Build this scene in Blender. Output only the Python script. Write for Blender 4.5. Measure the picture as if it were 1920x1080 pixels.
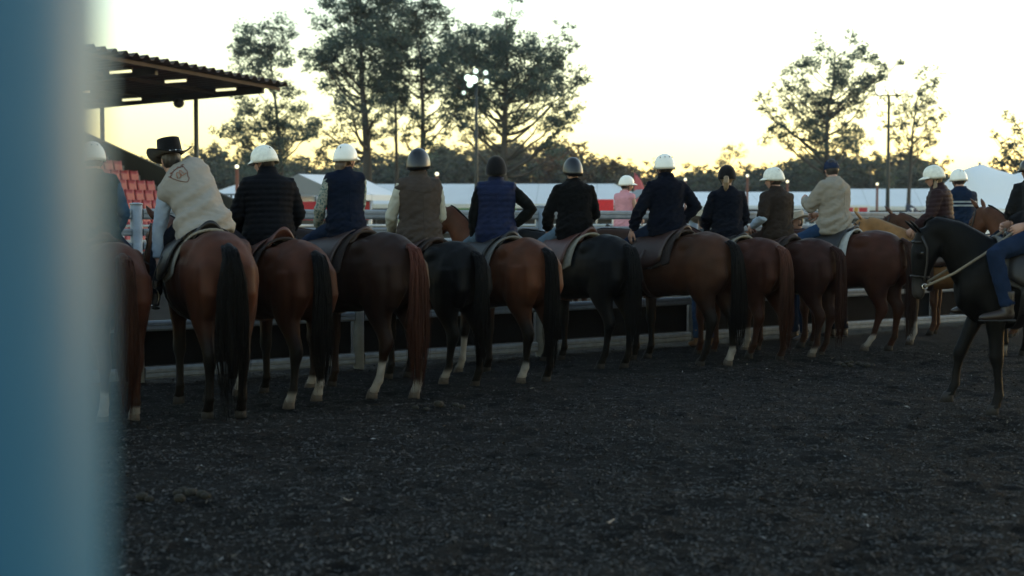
import bpy, bmesh, math, random
import numpy as np
from mathutils import Vector, Matrix, noise
from mathutils.bvhtree import BVHTree

for _o in list(bpy.data.objects):
    bpy.data.objects.remove(_o)
SC = bpy.context.scene
COL = SC.collection
R = math.radians
V = Vector

# ------------------------------------------------------------------ camera
CAM_H = 1.6
_cam = bpy.data.cameras.new('camera')
_cam.lens = 50.0
_cam.sensor_width = 36.0
_cam.clip_start = 0.05
_cam.clip_end = 4000.0
_cam.dof.use_dof = True
_cam.dof.focus_distance = 14.2
_cam.dof.aperture_fstop = 1.95
cam = bpy.data.objects.new('camera', _cam)
cam.location = (0, 0, CAM_H)
cam.rotation_euler = (R(90 - 2.79), 0, 0)
COL.objects.link(cam)
SC.camera = cam

# ------------------------------------------------------------------ sky, sun, exposure (dusk)
SUN_EL, SUN_AZ = R(10.0), R(58.0)          # azimuth measured clockwise from +Y
world = bpy.data.worlds.new('World')
SC.world = world
world.use_nodes = True
_nt = world.node_tree
_bg = _nt.nodes['Background']
_sky = _nt.nodes.new('ShaderNodeTexSky')
_sky.sky_type = 'NISHITA'
_sky.sun_disc = False
_sky.sun_elevation = SUN_EL
_sky.sun_rotation = SUN_AZ
_sky.air_density = 1.36
_sky.dust_density = 0.4
_sky.ozone_density = 1.3
_nt.links.new(_sky.outputs[0], _bg.inputs[0])
_bg.inputs[1].default_value = 0.10
_sun = bpy.data.lights.new('sun', 'SUN')
_sun.energy = 0.05
_sun.angle = R(12)
_sun.color = (1.0, 0.80, 0.58)
sun = bpy.data.objects.new('sun', _sun)
sun.rotation_euler = (R(90) - SUN_EL, 0, -SUN_AZ + math.pi)
COL.objects.link(sun)
SC.view_settings.view_transform = 'Standard'
SC.view_settings.look = 'None'
SC.view_settings.gamma = 1.0
SC.view_settings.exposure = 2.15
SC.view_settings.use_curve_mapping = False
SC.cycles.use_denoising = True
SC.cycles.max_bounces = 6
SC.cycles.diffuse_bounces = 3
SC.cycles.glossy_bounces = 3
SC.cycles.transparent_max_bounces = 8
SC.cycles.caustics_reflective = False
SC.cycles.caustics_refractive = False

# ------------------------------------------------------------------ helpers
rnd = random.Random(7)


class MB:
    """collects lofts, boxes and tubes into one mesh"""

    def __init__(s):
        s.v, s.f = [], []

    def rings(s, rr, cap=True):
        """rr: list of rings, each a list of equally many points"""
        n = len(rr[0])
        b = len(s.v)
        for r in rr:
            s.v.extend([tuple(p) for p in r])
        for i in range(len(rr) - 1):
            for k in range(n):
                k2 = (k + 1) % n
                s.f.append((b + i * n + k, b + i * n + k2, b + (i + 1) * n + k2, b + (i + 1) * n + k))
        if cap:
            s.f.append(tuple(b + k for k in range(n))[::-1])
            e = b + (len(rr) - 1) * n
            s.f.append(tuple(e + k for k in range(n)))
        return s

    def loft(s, items, n=14):
        """items: (centre, U, V) with U and V the two half axes as vectors"""
        rr = []
        for c, u, v in items:
            rr.append([V(c) + V(u) * math.cos(2 * math.pi * k / n) + V(v) * math.sin(2 * math.pi * k / n)
                       for k in range(n)])
        return s.rings(rr)

    def limb(s, pts, ra, rb=None, hint=(1, 0, 0), n=10):
        """chain of elliptical rings; ra along the hint, rb across"""
        rb = rb or ra
        pts = [V(p) for p in pts]
        items = []
        for i, p in enumerate(pts):
            t = (pts[min(i + 1, len(pts) - 1)] - pts[max(i - 1, 0)])
            t = t.normalized() if t.length > 1e-9 else V((0, 0, 1))
            h = V(hint)
            u = h - t * h.dot(t)
            if u.length < 1e-4:
                h = V((0, 1, 0))
                u = h - t * h.dot(t)
            u.normalize()
            w = t.cross(u)
            items.append((p, u * ra[i], w * rb[i]))
        return s.loft(items, n)

    def tube(s, pts, r, n=6):
        r = r if isinstance(r, (list, tuple)) else [r] * len(pts)
        return s.limb(pts, list(r), list(r), (0.31, 0.74, 0.6), n)

    def ball(s, c, r, n=12, m=8):
        r = r if isinstance(r, (tuple, list)) else (r, r, r)
        rr = []
        for i in range(m + 1):
            a = math.pi * (i + 0.02 if i == 0 else (i - 0.02 if i == m else i)) / m
            rr.append([(c[0] + r[0] * math.sin(a) * math.cos(2 * math.pi * k / n),
                        c[1] + r[1] * math.sin(a) * math.sin(2 * math.pi * k / n),
                        c[2] - r[2] * math.cos(a)) for k in range(n)])
        return s.rings(rr)

    def box(s, lo, hi, M=None):
        b = len(s.v)
        for z in (lo[2], hi[2]):
            for x, y in ((lo[0], lo[1]), (hi[0], lo[1]), (hi[0], hi[1]), (lo[0], hi[1])):
                p = V((x, y, z))
                s.v.append(tuple(M @ p if M else p))
        for q in ((3, 2, 1, 0), (4, 5, 6, 7), (0, 1, 5, 4), (1, 2, 6, 5), (2, 3, 7, 6), (3, 0, 4, 7)):
            s.f.append(tuple(b + k for k in q))
        return s

    def poly(s, pts):
        b = len(s.v)
        s.v.extend([tuple(p) for p in pts])
        s.f.append(tuple(range(b, b + len(pts))))
        return s

    def sheet(s, grid, thick=None):
        """grid of points (rows of equal length); closed slab if thick (a vector) is given"""
        b = len(s.v)
        m, n = len(grid), len(grid[0])
        for r in grid:
            s.v.extend([tuple(p) for p in r])
        for i in range(m - 1):
            for k in range(n - 1):
                s.f.append((b + i * n + k, b + i * n + k + 1, b + (i + 1) * n + k + 1, b + (i + 1) * n + k))
        if thick is not None:
            c = len(s.v)
            for r in grid:
                s.v.extend([tuple(V(p) + V(thick)) for p in r])
            for i in range(m - 1):
                for k in range(n - 1):
                    s.f.append((c + i * n + k, c + (i + 1) * n + k, c + (i + 1) * n + k + 1, c + i * n + k + 1))
            edge = ([(0, k) for k in range(n)] + [(i, n - 1) for i in range(1, m)] +
                    [(m - 1, k) for k in range(n - 2, -1, -1)] + [(i, 0) for i in range(m - 2, 0, -1)])
            for j in range(len(edge)):
                a, d = edge[j], edge[(j + 1) % len(edge)]
                ia, idd = a[0] * n + a[1], d[0] * n + d[1]
                s.f.append((b + idd, b + ia, c + ia, c + idd))
        return s

    def map(s, fn, start=0):
        for i in range(start, len(s.v)):
            s.v[i] = tuple(fn(V(s.v[i])))
        return s

    def mesh(s, name='mesh', smooth=True):
        me = bpy.data.meshes.new(name)
        me.from_pydata(s.v, [], s.f)
        me.update()
        if smooth:
            me.shade_smooth()
        return me

    def build(s, name, material, parent=None, smooth=True, fix=True):
        me = s.mesh(name, smooth)
        if fix:
            bm = bmesh.new()
            bm.from_mesh(me)
            bmesh.ops.recalc_face_normals(bm, faces=bm.faces)
            bm.to_mesh(me)
            bm.free()
            if smooth:
                me.shade_smooth()
        return link(name, me, material, parent)


def link(name, me, material, parent=None):
    o = bpy.data.objects.new(name, me)
    COL.objects.link(o)
    if material is not None:
        me.materials.clear()
        me.materials.append(material)
    if parent is not None:
        o.parent = parent
    return o


def fuse(mb, voxel, it=4, fac=0.5):
    """union of everything in mb as one continuous smooth surface"""
    me = mb.mesh('tmp')
    o = bpy.data.objects.new('tmp', me)
    COL.objects.link(o)
    m = o.modifiers.new('r', 'REMESH')
    m.mode = 'VOXEL'
    m.voxel_size = voxel
    m.adaptivity = 0.0
    if it:
        q = o.modifiers.new('s', 'SMOOTH')
        q.factor = fac
        q.iterations = it
    dg = bpy.context.evaluated_depsgraph_get()
    out = bpy.data.meshes.new_from_object(o.evaluated_get(dg))
    bpy.data.objects.remove(o)
    bpy.data.meshes.remove(me)
    out.shade_smooth()
    return out


def coords(me):
    a = np.empty(len(me.vertices) * 3, np.float32)
    me.vertices.foreach_get('co', a)
    return a.reshape(-1, 3)


def set_coords(me, a):
    me.vertices.foreach_set('co', np.ascontiguousarray(a, np.float32).ravel())
    me.update()


def vnormals(me):
    a = np.empty(len(me.vertices) * 3, np.float32)
    me.vertex_normals.foreach_get('vector', a)
    return a.reshape(-1, 3)


def set_col(me, rgb, name='Col'):
    at = me.color_attributes.new(name, 'FLOAT_COLOR', 'POINT')
    a = np.ones((len(me.vertices), 4), np.float32)
    a[:, :3] = rgb
    at.data.foreach_set('color', a.ravel())


def empty(name, loc=(0, 0, 0), rz=0.0):
    o = bpy.data.objects.new(name, None)
    o.empty_display_size = 0.2
    o.location = loc
    o.rotation_euler = (0, 0, rz)
    COL.objects.link(o)
    return o


def tag(o, label=None, cat=None, group=None, kind=None):
    if label:
        o['label'] = label
    if cat:
        o['category'] = cat
    if group:
        o['group'] = group
    if kind:
        o['kind'] = kind
    return o


def smoothstep(a, b, x):
    t = np.clip((x - a) / (b - a), 0, 1)
    return t * t * (3 - 2 * t)


# ------------------------------------------------------------------ materials
MATS = {}


def mat(name, col=(0.5, 0.5, 0.5), rough=0.7, metal=0.0, attr=None, var=0.15, scale=8.0, bump=0.0, bscale=60.0,
        spec=0.5, coat=0.0, emit=None, stretch=(1, 1, 1), sheen=0.0, col2=None, coords_='Object', detail=4.0,
        trans=0.0):
    """principled material with noise-broken colour and fine bump"""
    if name in MATS:
        return MATS[name]
    m = bpy.data.materials.new(name)
    m.use_nodes = True
    nt = m.node_tree
    N, L = nt.nodes, nt.links
    p = N['Principled BSDF']
    tc = N.new('ShaderNodeTexCoord')
    mp = N.new('ShaderNodeMapping')
    mp.inputs['Scale'].default_value = stretch
    L.new(tc.outputs[coords_], mp.inputs[0])
    ns = N.new('ShaderNodeTexNoise')
    ns.inputs['Scale'].default_value = scale
    ns.inputs['Detail'].default_value = detail
    L.new(mp.outputs[0], ns.inputs['Vector'])
    if attr:
        a = N.new('ShaderNodeAttribute')
        a.attribute_name = attr
        base = a.outputs['Color']
    else:
        c = N.new('ShaderNodeRGB')
        c.outputs[0].default_value = (*col, 1)
        base = c.outputs[0]
    if col2 is not None:
        mx = N.new('ShaderNodeMix')
        mx.data_type = 'RGBA'
        rp = N.new('ShaderNodeValToRGB')
        rp.color_ramp.elements[0].position = 0.42
        rp.color_ramp.elements[1].position = 0.62
        L.new(ns.outputs['Fac'], rp.inputs[0])
        L.new(rp.outputs[0], mx.inputs[0])
        L.new(base, mx.inputs[6])
        mx.inputs[7].default_value = (*col2, 1)
        base = mx.outputs[2]
    mr = N.new('ShaderNodeMapRange')
    mr.inputs[1].default_value = 0.25
    mr.inputs[2].default_value = 0.75
    mr.inputs[3].default_value = 1 - var
    mr.inputs[4].default_value = 1 + var
    L.new(ns.outputs['Fac'], mr.inputs[0])
    vm = N.new('ShaderNodeVectorMath')
    vm.operation = 'SCALE'
    L.new(base, vm.inputs[0])
    L.new(mr.outputs[0], vm.inputs['Scale'])
    L.new(vm.outputs[0], p.inputs['Base Color'])
    p.inputs['Roughness'].default_value = rough
    p.inputs['Metallic'].default_value = metal
    p.inputs['Specular IOR Level'].default_value = spec
    p.inputs['Coat Weight'].default_value = coat
    if sheen:
        p.inputs['Sheen Weight'].default_value = sheen
        p.inputs['Sheen Roughness'].default_value = 0.4
    if trans:
        p.inputs['Subsurface Weight'].default_value = 0.0
    if emit:
        p.inputs['Emission Color'].default_value = (*emit[0], 1)
        p.inputs['Emission Strength'].default_value = emit[1]
    if bump:
        nb = N.new('ShaderNodeTexNoise')
        nb.inputs['Scale'].default_value = bscale
        nb.inputs['Detail'].default_value = 3
        L.new(mp.outputs[0], nb.inputs['Vector'])
        bp = N.new('ShaderNodeBump')
        bp.inputs['Strength'].default_value = bump
        bp.inputs['Distance'].default_value = 0.02
        L.new(nb.outputs['Fac'], bp.inputs['Height'])
        L.new(bp.outputs[0], p.inputs['Normal'])
    MATS[name] = m
    return m


M_steel = mat('galvanised_steel', (0.22, 0.25, 0.28), 0.6, 0.35, var=0.25, scale=9, bump=0.05, bscale=40)
M_shaded_steel = mat('shaded_low_rail_steel', (0.135, 0.160, 0.190), 0.6, 0.3, var=0.22, scale=14, bump=0.1, bscale=60, spec=0.2)  # low rails: darker, bluer steel, ground shade and sky tint painted into colour
M_black = mat('black_rubber', (0.003, 0.003, 0.0035), 0.9, spec=0.1, var=0.3, scale=4)
M_leather = mat('saddle_leather', (0.026, 0.0095, 0.006), 0.5, var=0.25, scale=14, bump=0.15, bscale=90)
M_dleather = mat('dark_leather', (0.006, 0.0042, 0.004), 0.5, var=0.25, scale=14, bump=0.15, bscale=90)
M_metal = mat('bright_metal', (0.6, 0.6, 0.6), 0.25, 1.0, var=0.1)
M_hoof = mat('hoof_horn', (0.011, 0.0095, 0.0085), 0.8, var=0.3, scale=30, bump=0.2)
M_phoof = mat('pale_hoof_horn', (0.060, 0.050, 0.043), 0.7, var=0.3, scale=30, bump=0.2)
M_eye = mat('dark_eye', (0.006, 0.005, 0.004), 0.1)
M_skin = mat('skin', (0.36, 0.20, 0.145), 0.55, var=0.12, scale=20, bump=0.05)
M_coat = mat('horse_coat', attr='Col', rough=0.54, var=0.28, scale=7, bump=0.14, bscale=130, spec=0.10, stretch=(1, 1, 1))
M_hair = mat('horse_hair', attr='Col', rough=0.5, var=0.3, scale=30, stretch=(1, 1, 0.1), spec=0.07)
# ------------------------------------------------------------------ ground
def ramp_axis(a0, d0, d1, a1, fine, n0, n1):
    """coarse a0..d0, fine d0..d1, coarse d1..a1"""
    mid = np.arange(d0, d1, fine)
    lo = d0 - (np.linspace(1, 0, n0, endpoint=False) ** 2) * (d0 - a0)
    hi = d1 + (np.linspace(0, 1, n1) ** 2) * (a1 - d1)
    return np.concatenate([lo, mid, hi])


def value_noise(shape_seed):
    rs = np.random.RandomState(shape_seed)
    tab = rs.rand(256, 256).astype(np.float32)

    def f(x, y):
        xi, yi = np.floor(x).astype(int), np.floor(y).astype(int)
        fx, fy = x - xi, y - yi
        fx, fy = fx * fx * (3 - 2 * fx), fy * fy * (3 - 2 * fy)
        a, b = tab[yi & 255, xi & 255], tab[yi & 255, (xi + 1) & 255]
        c, d = tab[(yi + 1) & 255, xi & 255], tab[(yi + 1) & 255, (xi + 1) & 255]
        return (a * (1 - fx) + b * fx) * (1 - fy) + (c * (1 - fx) + d * fx) * fy - 0.5
    return f


xs = ramp_axis(-60, -4.6, 7.0, 60, 0.034, 14, 14)
ys = ramp_axis(-30, 5.4, 17.5, 34, 0.036, 12, 40)
GX, GY = np.meshgrid(xs, ys)
vn = [value_noise(k) for k in range(5)]
GZ = (0.035 * vn[0](GX * 0.9, GY * 0.9) + 0.030 * vn[1](GX * 2.7 + 3, GY * 2.7) + 0.020 * vn[2](GX * 6.5, GY * 6.5) +
      0.011 * vn[3](GX * 14, GY * 14) + 0.008 * vn[4](GX * 30, GY * 30))
rs = np.random.RandomState(5)
for _ in range(750):                                   # hoof prints trodden into the sand
    hx, hy = rs.uniform(-4.6, 7.0), rs.uniform(5.4, 17.0)
    a = rs.uniform(0.05, 0.085)
    i0, i1 = np.searchsorted(xs, hx - 0.3), np.searchsorted(xs, hx + 0.3)
    j0, j1 = np.searchsorted(ys, hy - 0.3), np.searchsorted(ys, hy + 0.3)
    r2 = ((GX[j0:j1, i0:i1] - hx) ** 2 + (GY[j0:j1, i0:i1] - hy) ** 2) / a ** 2
    GZ[j0:j1, i0:i1] += rs.uniform(0.4, 1.1) * (-0.026 * np.exp(-r2) + 0.012 * np.exp(-(np.sqrt(r2) - 1.7) ** 2 * 3))
GZ -= 0.012


def ground_z(x, y):
    i = int(np.clip(np.searchsorted(xs, x), 0, len(xs) - 1))
    j = int(np.clip(np.searchsorted(ys, y), 0, len(ys) - 1))
    return float(GZ[j, i])


me = bpy.data.meshes.new('arena_sand')
ny, nx = GX.shape
idx = np.arange(nx * ny).reshape(ny, nx)
quads = np.stack([idx[:-1, :-1], idx[:-1, 1:], idx[1:, 1:], idx[1:, :-1]], -1).reshape(-1, 4)
me.vertices.add(nx * ny)
me.vertices.foreach_set('co', np.stack([GX, GY, GZ], -1).astype(np.float32).ravel())
me.loops.add(len(quads) * 4)
me.loops.foreach_set('vertex_index', quads.astype(np.int32).ravel())
me.polygons.add(len(quads))
me.polygons.foreach_set('loop_start', np.arange(0, len(quads) * 4, 4, dtype=np.int32))
me.update(calc_edges=True)
me.shade_smooth()


def sand_material():
    m = bpy.data.materials.new('dark_arena_sand')
    m.use_nodes = True
    N, L = m.node_tree.nodes, m.node_tree.links
    p = N['Principled BSDF']
    tc = N.new('ShaderNodeTexCoord')

    def ns(scale, det, mapping=None, rough=0.6):
        n = N.new('ShaderNodeTexNoise')
        n.inputs['Scale'].default_value = scale
        n.inputs['Detail'].default_value = det
        n.inputs['Roughness'].default_value = rough
        L.new(tc.outputs['Object'], n.inputs['Vector'])
        return n
    fine, mid, big = ns(85, 7, rough=0.9), ns(5, 3), ns(0.45, 2)
    r = N.new('ShaderNodeValToRGB')
    e = r.color_ramp.elements
    e[0].position, e[0].color = 0.30, (0.0026, 0.0024, 0.0023, 1)
    e[1].position, e[1].color = 0.78, (0.048, 0.047, 0.046, 1)
    k = e.new(0.52)
    k.color = (0.0145, 0.0137, 0.0130, 1)
    L.new(fine.outputs['Fac'], r.inputs[0])
    br = N.new('ShaderNodeValToRGB')                    # trodden-in manure and bark, brown patches
    br.color_ramp.elements[0].position, br.color_ramp.elements[1].position = 0.60, 0.80
    L.new(mid.outputs['Fac'], br.inputs[0])
    mul = N.new('ShaderNodeMath')
    mul.operation = 'MULTIPLY'
    mul.inputs[1].default_value = 0.5
    L.new(br.outputs[0], mul.inputs[0])
    mx = N.new('ShaderNodeMix')
    mx.data_type = 'RGBA'
    L.new(mul.outputs[0], mx.inputs[0])
    L.new(r.outputs[0], mx.inputs[6])
    mx.inputs[7].default_value = (0.0140, 0.0105, 0.0068, 1)
    mr = N.new('ShaderNodeMapRange')
    mr.inputs[1].default_value, mr.inputs[2].default_value = 0.3, 0.7
    mr.inputs[3].default_value, mr.inputs[4].default_value = 0.7, 1.3
    L.new(big.outputs['Fac'], mr.inputs[0])
    vm = N.new('ShaderNodeVectorMath')
    vm.operation = 'SCALE'
    L.new(mx.outputs[2], vm.inputs[0])
    L.new(mr.outputs[0], vm.inputs['Scale'])
    L.new(vm.outputs[0], p.inputs['Base Color'])
    p.inputs['Roughness'].default_value = 0.9
    p.inputs['Specular IOR Level'].default_value = 0.06
    bp = N.new('ShaderNodeBump')
    bp.inputs['Strength'].default_value = 1.0
    bp.inputs['Distance'].default_value = 0.03
    L.new(fine.outputs['Fac'], bp.inputs['Height'])
    L.new(bp.outputs[0], p.inputs['Normal'])
    return m


arena = link('arena_sand', me, sand_material())
tag(arena, kind='structure')

# chips and fibres lying on the sand
def chip_field():
    rs = np.random.RandomState(11)
    n = 105000
    y = 5.5 + (rs.rand(n) ** 1.35) * 12.5
    half = 0.46 * y + 0.8
    x = (rs.rand(n) * 2 - 1) * np.minimum(half, 8.5)
    z = GZ[np.clip(np.searchsorted(ys, y), 0, ny - 1), np.clip(np.searchsorted(xs, x), 0, nx - 1)] + 0.004
    ln = 0.007 + 0.022 * rs.rand(n) ** 2.0
    wd = 0.0028 + 0.004 * rs.rand(n)
    a = rs.rand(n) * 2 * np.pi
    ti = rs.normal(0, 0.35, n)
    u = np.stack([np.cos(a) * np.cos(ti), np.sin(a) * np.cos(ti), np.sin(ti)], -1)
    w = np.stack([-np.sin(a), np.cos(a), rs.normal(0, 0.4, n)], -1)
    c = np.stack([x, y, z], -1)
    v = np.stack([c - u * ln[:, None], c + w * wd[:, None] + [0, 0, 0.002], c + u * ln[:, None],
                  c - w * wd[:, None]], 1).reshape(-1, 3)
    m = bpy.data.meshes.new('wood_chips')
    m.vertices.add(n * 4)
    m.vertices.foreach_set('co', v.astype(np.float32).ravel())
    m.loops.add(n * 4)
    m.loops.foreach_set('vertex_index', np.arange(n * 4, dtype=np.int32))
    m.polygons.add(n)
    m.polygons.foreach_set('loop_start', np.arange(0, n * 4, 4, dtype=np.int32))
    m.update(calc_edges=True)
    g = rs.rand(n)
    base = 0.008 + 0.050 * g ** 3.0
    base[g > 0.995] = 0.20
    rgb = np.stack([base * 1.04, base, base * 0.96], -1)
    brown = rs.rand(n) < 0.12
    rgb[brown] *= [1.15, 0.95, 0.7]
    set_col(m, np.repeat(rgb, 4, 0))
    return m


chips = link('wood_chips', chip_field(), mat('chip', attr='Col', rough=0.85, var=0.1))
tag(chips, 'pale chips and fibres scattered over the dark arena sand', 'chips', kind='stuff')

# one curved bark strip and a few droppings picked out in the foreground
def bark_strip(loc, rz, ln, colour, label):
    b = MB()
    g = []
    for i in range(9):
        t = i / 8 - 0.5
        g.append([(t * ln, (0.25 - t * t) * ln * 0.5 + s * 0.009 * (1 - abs(t) * 1.2), 0.004 + 0.03 * abs(t) ** 1.5 - abs(s) * 0.003)
                  for s in (-1, 0, 1)])
    b.sheet(g, (0, 0, 0.003))
    o = b.build('bark_strip', colour)
    o.location = loc
    o.rotation_euler = (0, 0, rz)
    tag(o, label, 'bark')


M_bark_pale = mat('pale_bark_strip', (0.22, 0.18, 0.145), 0.8, var=0.3, scale=40)
bark_strip((0.515, 7.35, ground_z(0.515, 7.35) + 0.01), R(62), 0.085, M_bark_pale,
           'pale curled bark strip lying on the dark sand, front centre')
bark_strip((-0.93, 8.0, ground_z(-0.93, 8.0) + 0.01), R(-30), 0.06, M_bark_pale,
           'small pale bark splinter lying on the sand, left foreground')


def droppings(loc, n, seed, label):
    r = random.Random(seed)
    root = empty('manure_pile', loc)
    mm = mat('manure', (0.010, 0.0085, 0.0045), 0.95, var=0.35, scale=30, bump=0.5, bscale=80)
    for k in range(n):
        a, d = r.uniform(0, 6.28), r.uniform(0, 0.13) ** 0.9
        s = r.uniform(0.022, 0.036)
        b = MB().ball((math.cos(a) * d * 1.4, math.sin(a) * d, s * 0.6 + (0.03 if d < 0.05 else 0)), (s * 1.2, s, s * 0.8), 8, 6)
        b.map(lambda p: p + V((noise.noise(p * 40), noise.noise(p * 40 + V((9, 0, 0))), 0)) * 0.006)
        b.build('dropping', mm, root)
    tag(root, label, 'manure')


droppings((-0.62, 12.1, ground_z(-0.62, 12.1)), 11, 1, 'low greenish pile of horse droppings behind the dark brown horse')
droppings((3.75, 15.6, ground_z(3.75, 15.6)), 16, 2, 'loose pile of horse droppings below the red-brown horse with long tail')
droppings((-1.95, 8.1, ground_z(-1.95, 8.1)), 8, 3, 'brown crumbled droppings on the sand near the blue post')

# wide field reaching the horizon
m_field = mat('field_grass', (0.030, 0.045, 0.018), 0.9, var=0.4, scale=0.3, col2=(0.035, 0.036, 0.022), bump=0.3, bscale=6)
fld = MB().sheet([[(x, y, -0.10) for x in (-1800, -200, -40, 0, 40, 200, 1800)] for y in (-900, -100, 0, 40, 120, 400, 2500)])
tag(fld.build('ground', m_field, smooth=False), kind='structure')

# ------------------------------------------------------------------ blurred painted post right beside the camera
def near_post():
    root = empty("blue_post", (-0.286, 0.72, 0))
    paint = mat('blue_post_paint', (0.027, 0.116, 0.205), 0.42, var=0.12, scale=3, coat=0.0, spec=0.35, bump=0.04, bscale=12)
    b = MB()
    b.limb([(0, 0, -0.1), (0, 0, 0.8), (0, 0, 1.6), (0, 0, 2.7)], [0.064] * 4, [0.064] * 4, n=40)
    p = b.build('post_tube', paint, root)
    MB().limb([(0, 0, 2.70), (0, 0, 2.715)], [0.068] * 2, n=40).build('post_cap', paint, root)
    c = MB()
    c.limb([(0, 0, 0.0), (0, 0, 0.02)], [0.15] * 2, n=32)
    c.build('base_flange', paint, root)
    root.rotation_euler = (0, R(0.5), 0)
    tag(root, 'out-of-focus blue painted round steel post at the left edge', 'post')


near_post()

# ------------------------------------------------------------------ arena fence
F0 = V((-3.63, 13.76, 0))
FD = V((0.803, 0.596, 0)).normalized()
FN = V((-FD.y, FD.x, 0))                 # away from the arena
FSP = 2.47


def fence():
    root = empty('rail_fence', F0, math.atan2(FD.y, FD.x))
    n0, n1 = -3, 9
    for k in range(n0, n1 + 1):
        b = MB()
        b.limb([(k * FSP, 0, -0.15), (k * FSP, 0, 1.735)], [0.058] * 2, n=16)
        p = b.build('post', M_steel, root)
        MB().limb([(k * FSP, 0, 1.735), (k * FSP, 0, 1.747), (k * FSP, 0, 1.755)], [0.064, 0.064, 0.03], n=16).build('post_cap', M_steel, p)
    for k in range(n0, n1):
        xa, xb = k * FSP + 0.061, (k + 1) * FSP - 0.061
        for zc, h in ((1.645, 0.105), (1.47, 0.07), (1.335, 0.07), (0.985, 0.085), (0.555, 0.10), (0.095, 0.115)):
            b = MB()
            # oval rail with a pressed groove
            pr = [(-0.024, -0.5), (-0.034, -0.32), (-0.034, -0.08), (-0.027, -0.04), (-0.027, 0.04), (-0.034, 0.08),
                  (-0.034, 0.32), (-0.024, 0.5), (0.024, 0.5), (0.034, 0.3), (0.034, -0.3), (0.024, -0.5)]
            b.rings([[(x, y, zc + z * h) for y, z in pr] for x in (xa, xb)])
            b.build('rail', M_shaded_steel if zc < 0.7 else M_steel, root, smooth=False)
        b = MB().box((xa + 0.01, 0.045, 0.16), (xb - 0.01, 0.057, 0.50))
        b.build('panel', M_black, root, smooth=False)
    tag(root, 'grey steel rail fence with round posts behind the line of horses', 'fence')


fence()
# ------------------------------------------------------------------ horses
# horse frame: +X forward, +Y left, Z up, origin on the ground under the middle of the back
TORSO = [(-0.835, 1.16, 0.10, 0.10), (-0.79, 1.17, 0.20, 0.175), (-0.70, 1.165, 0.285, 0.235), (-0.58, 1.15, 0.350, 0.280),
         (-0.44, 1.14, 0.378, 0.297), (-0.28, 1.135, 0.355, 0.285), (-0.12, 1.115, 0.340, 0.288), (0.05, 1.10, 0.338, 0.300),
         (0.20, 1.095, 0.345, 0.292), (0.34, 1.115, 0.382, 0.255), (0.46, 1.13, 0.385, 0.225), (0.58, 1.13, 0.335, 0.215),
         (0.69, 1.11, 0.26, 0.185), (0.77, 1.09, 0.16, 0.12)]
HIND = [(1.22, -0.545, .140, .235, .150), (1.10, -0.545, .152, .250, .148), (0.97, -0.54, .158, .235, .130), (0.86, -0.54, .158, .195, .112),
        (0.76, -0.565, .150, .140, .088), (0.66, -0.615, .142, .100, .067), (0.58, -0.668, .136, .077, .054),
        (0.52, -0.697, .133, .074, .050), (0.46, -0.692, .132, .062, .046), (0.40, -0.680, .131, .043, .037),
        (0.30, -0.668, .130, .036, .031), (0.21, -0.660, .130, .036, .031), (0.155, -0.648, .130, .046, .040),
        (0.115, -0.622, .130, .038, .036), (0.075, -0.600, .130, .046, .044), (0.05, -0.590, .130, .048, .046)]
FORE = [(1.15, 0.50, .12, .16, .09), (1.02, 0.495, .14, .135, .088), (0.90, 0.49, .145, .105, .080), (0.78, 0.485, .138, .078, .066),
        (0.66, 0.48, .132, .062, .054), (0.56, 0.48, .130, .055, .049), (0.50, 0.484, .130, .058, .052), (0.45, 0.48, .130, .050, .046),
        (0.40, 0.476, .130, .038, .033), (0.28, 0.472, .130, .034, .029), (0.20, 0.472, .130, .035, .030), (0.155, 0.474, .130, .044, .039),
        (0.11, 0.496, .130, .036, .034), (0.075, 0.514, .130, .046, .044), (0.05, 0.522, .130, .048, .046)]
HEAD = [(-0.07, -0.01, .060, .050), (-0.02, -0.01, .098, .074), (0.06, -0.028, .128, .086), (0.14, -0.035, .138, .090), (0.22, -0.028, .126, .084),
        (0.32, -0.012, .100, .066), (0.42, 0.0, .080, .055), (0.50, 0.002, .073, .056), (0.56, -0.004, .068, .058), (0.605, -0.012, .050, .046),
        (0.625, -0.016, .026, .026)]


def leg_rings(tab, side, foot):
    """foot: (dx, dy, lift) displacement of the hoof, the joints following"""
    dx, dy, lift = foot
    z0 = 0.95
    items = []
    for z, x, y, rx, ry in tab:
        k = max(0.0, (z0 - z) / z0)
        th = 1.16 if z < 0.62 else (1.08 if z < 0.8 else 1.0)
        rx, ry = rx * th, ry * th
        bend = math.sin(min(1.0, k) * math.pi) * lift * 0.9
        items.append((V((x + dx * k + bend, side * (y + dy * k), z + lift * k ** 1.5)), V((rx, 0, 0)), V((0, ry, 0))))
    return items


def head_frame(neck):
    """neck: (poll x, poll y, poll z, head yaw deg, head pitch below horizontal deg)"""
    px, py, pz, yaw, pitch = neck[:5]
    s = neck[5] if len(neck) > 5 else 1.0
    return Matrix.Translation((px, py, pz)) @ Matrix.Rotation(R(yaw), 4, 'Z') @ Matrix.Rotation(R(pitch), 4, 'Y') @ Matrix.Diagonal((s, s, s, 1))


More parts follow.
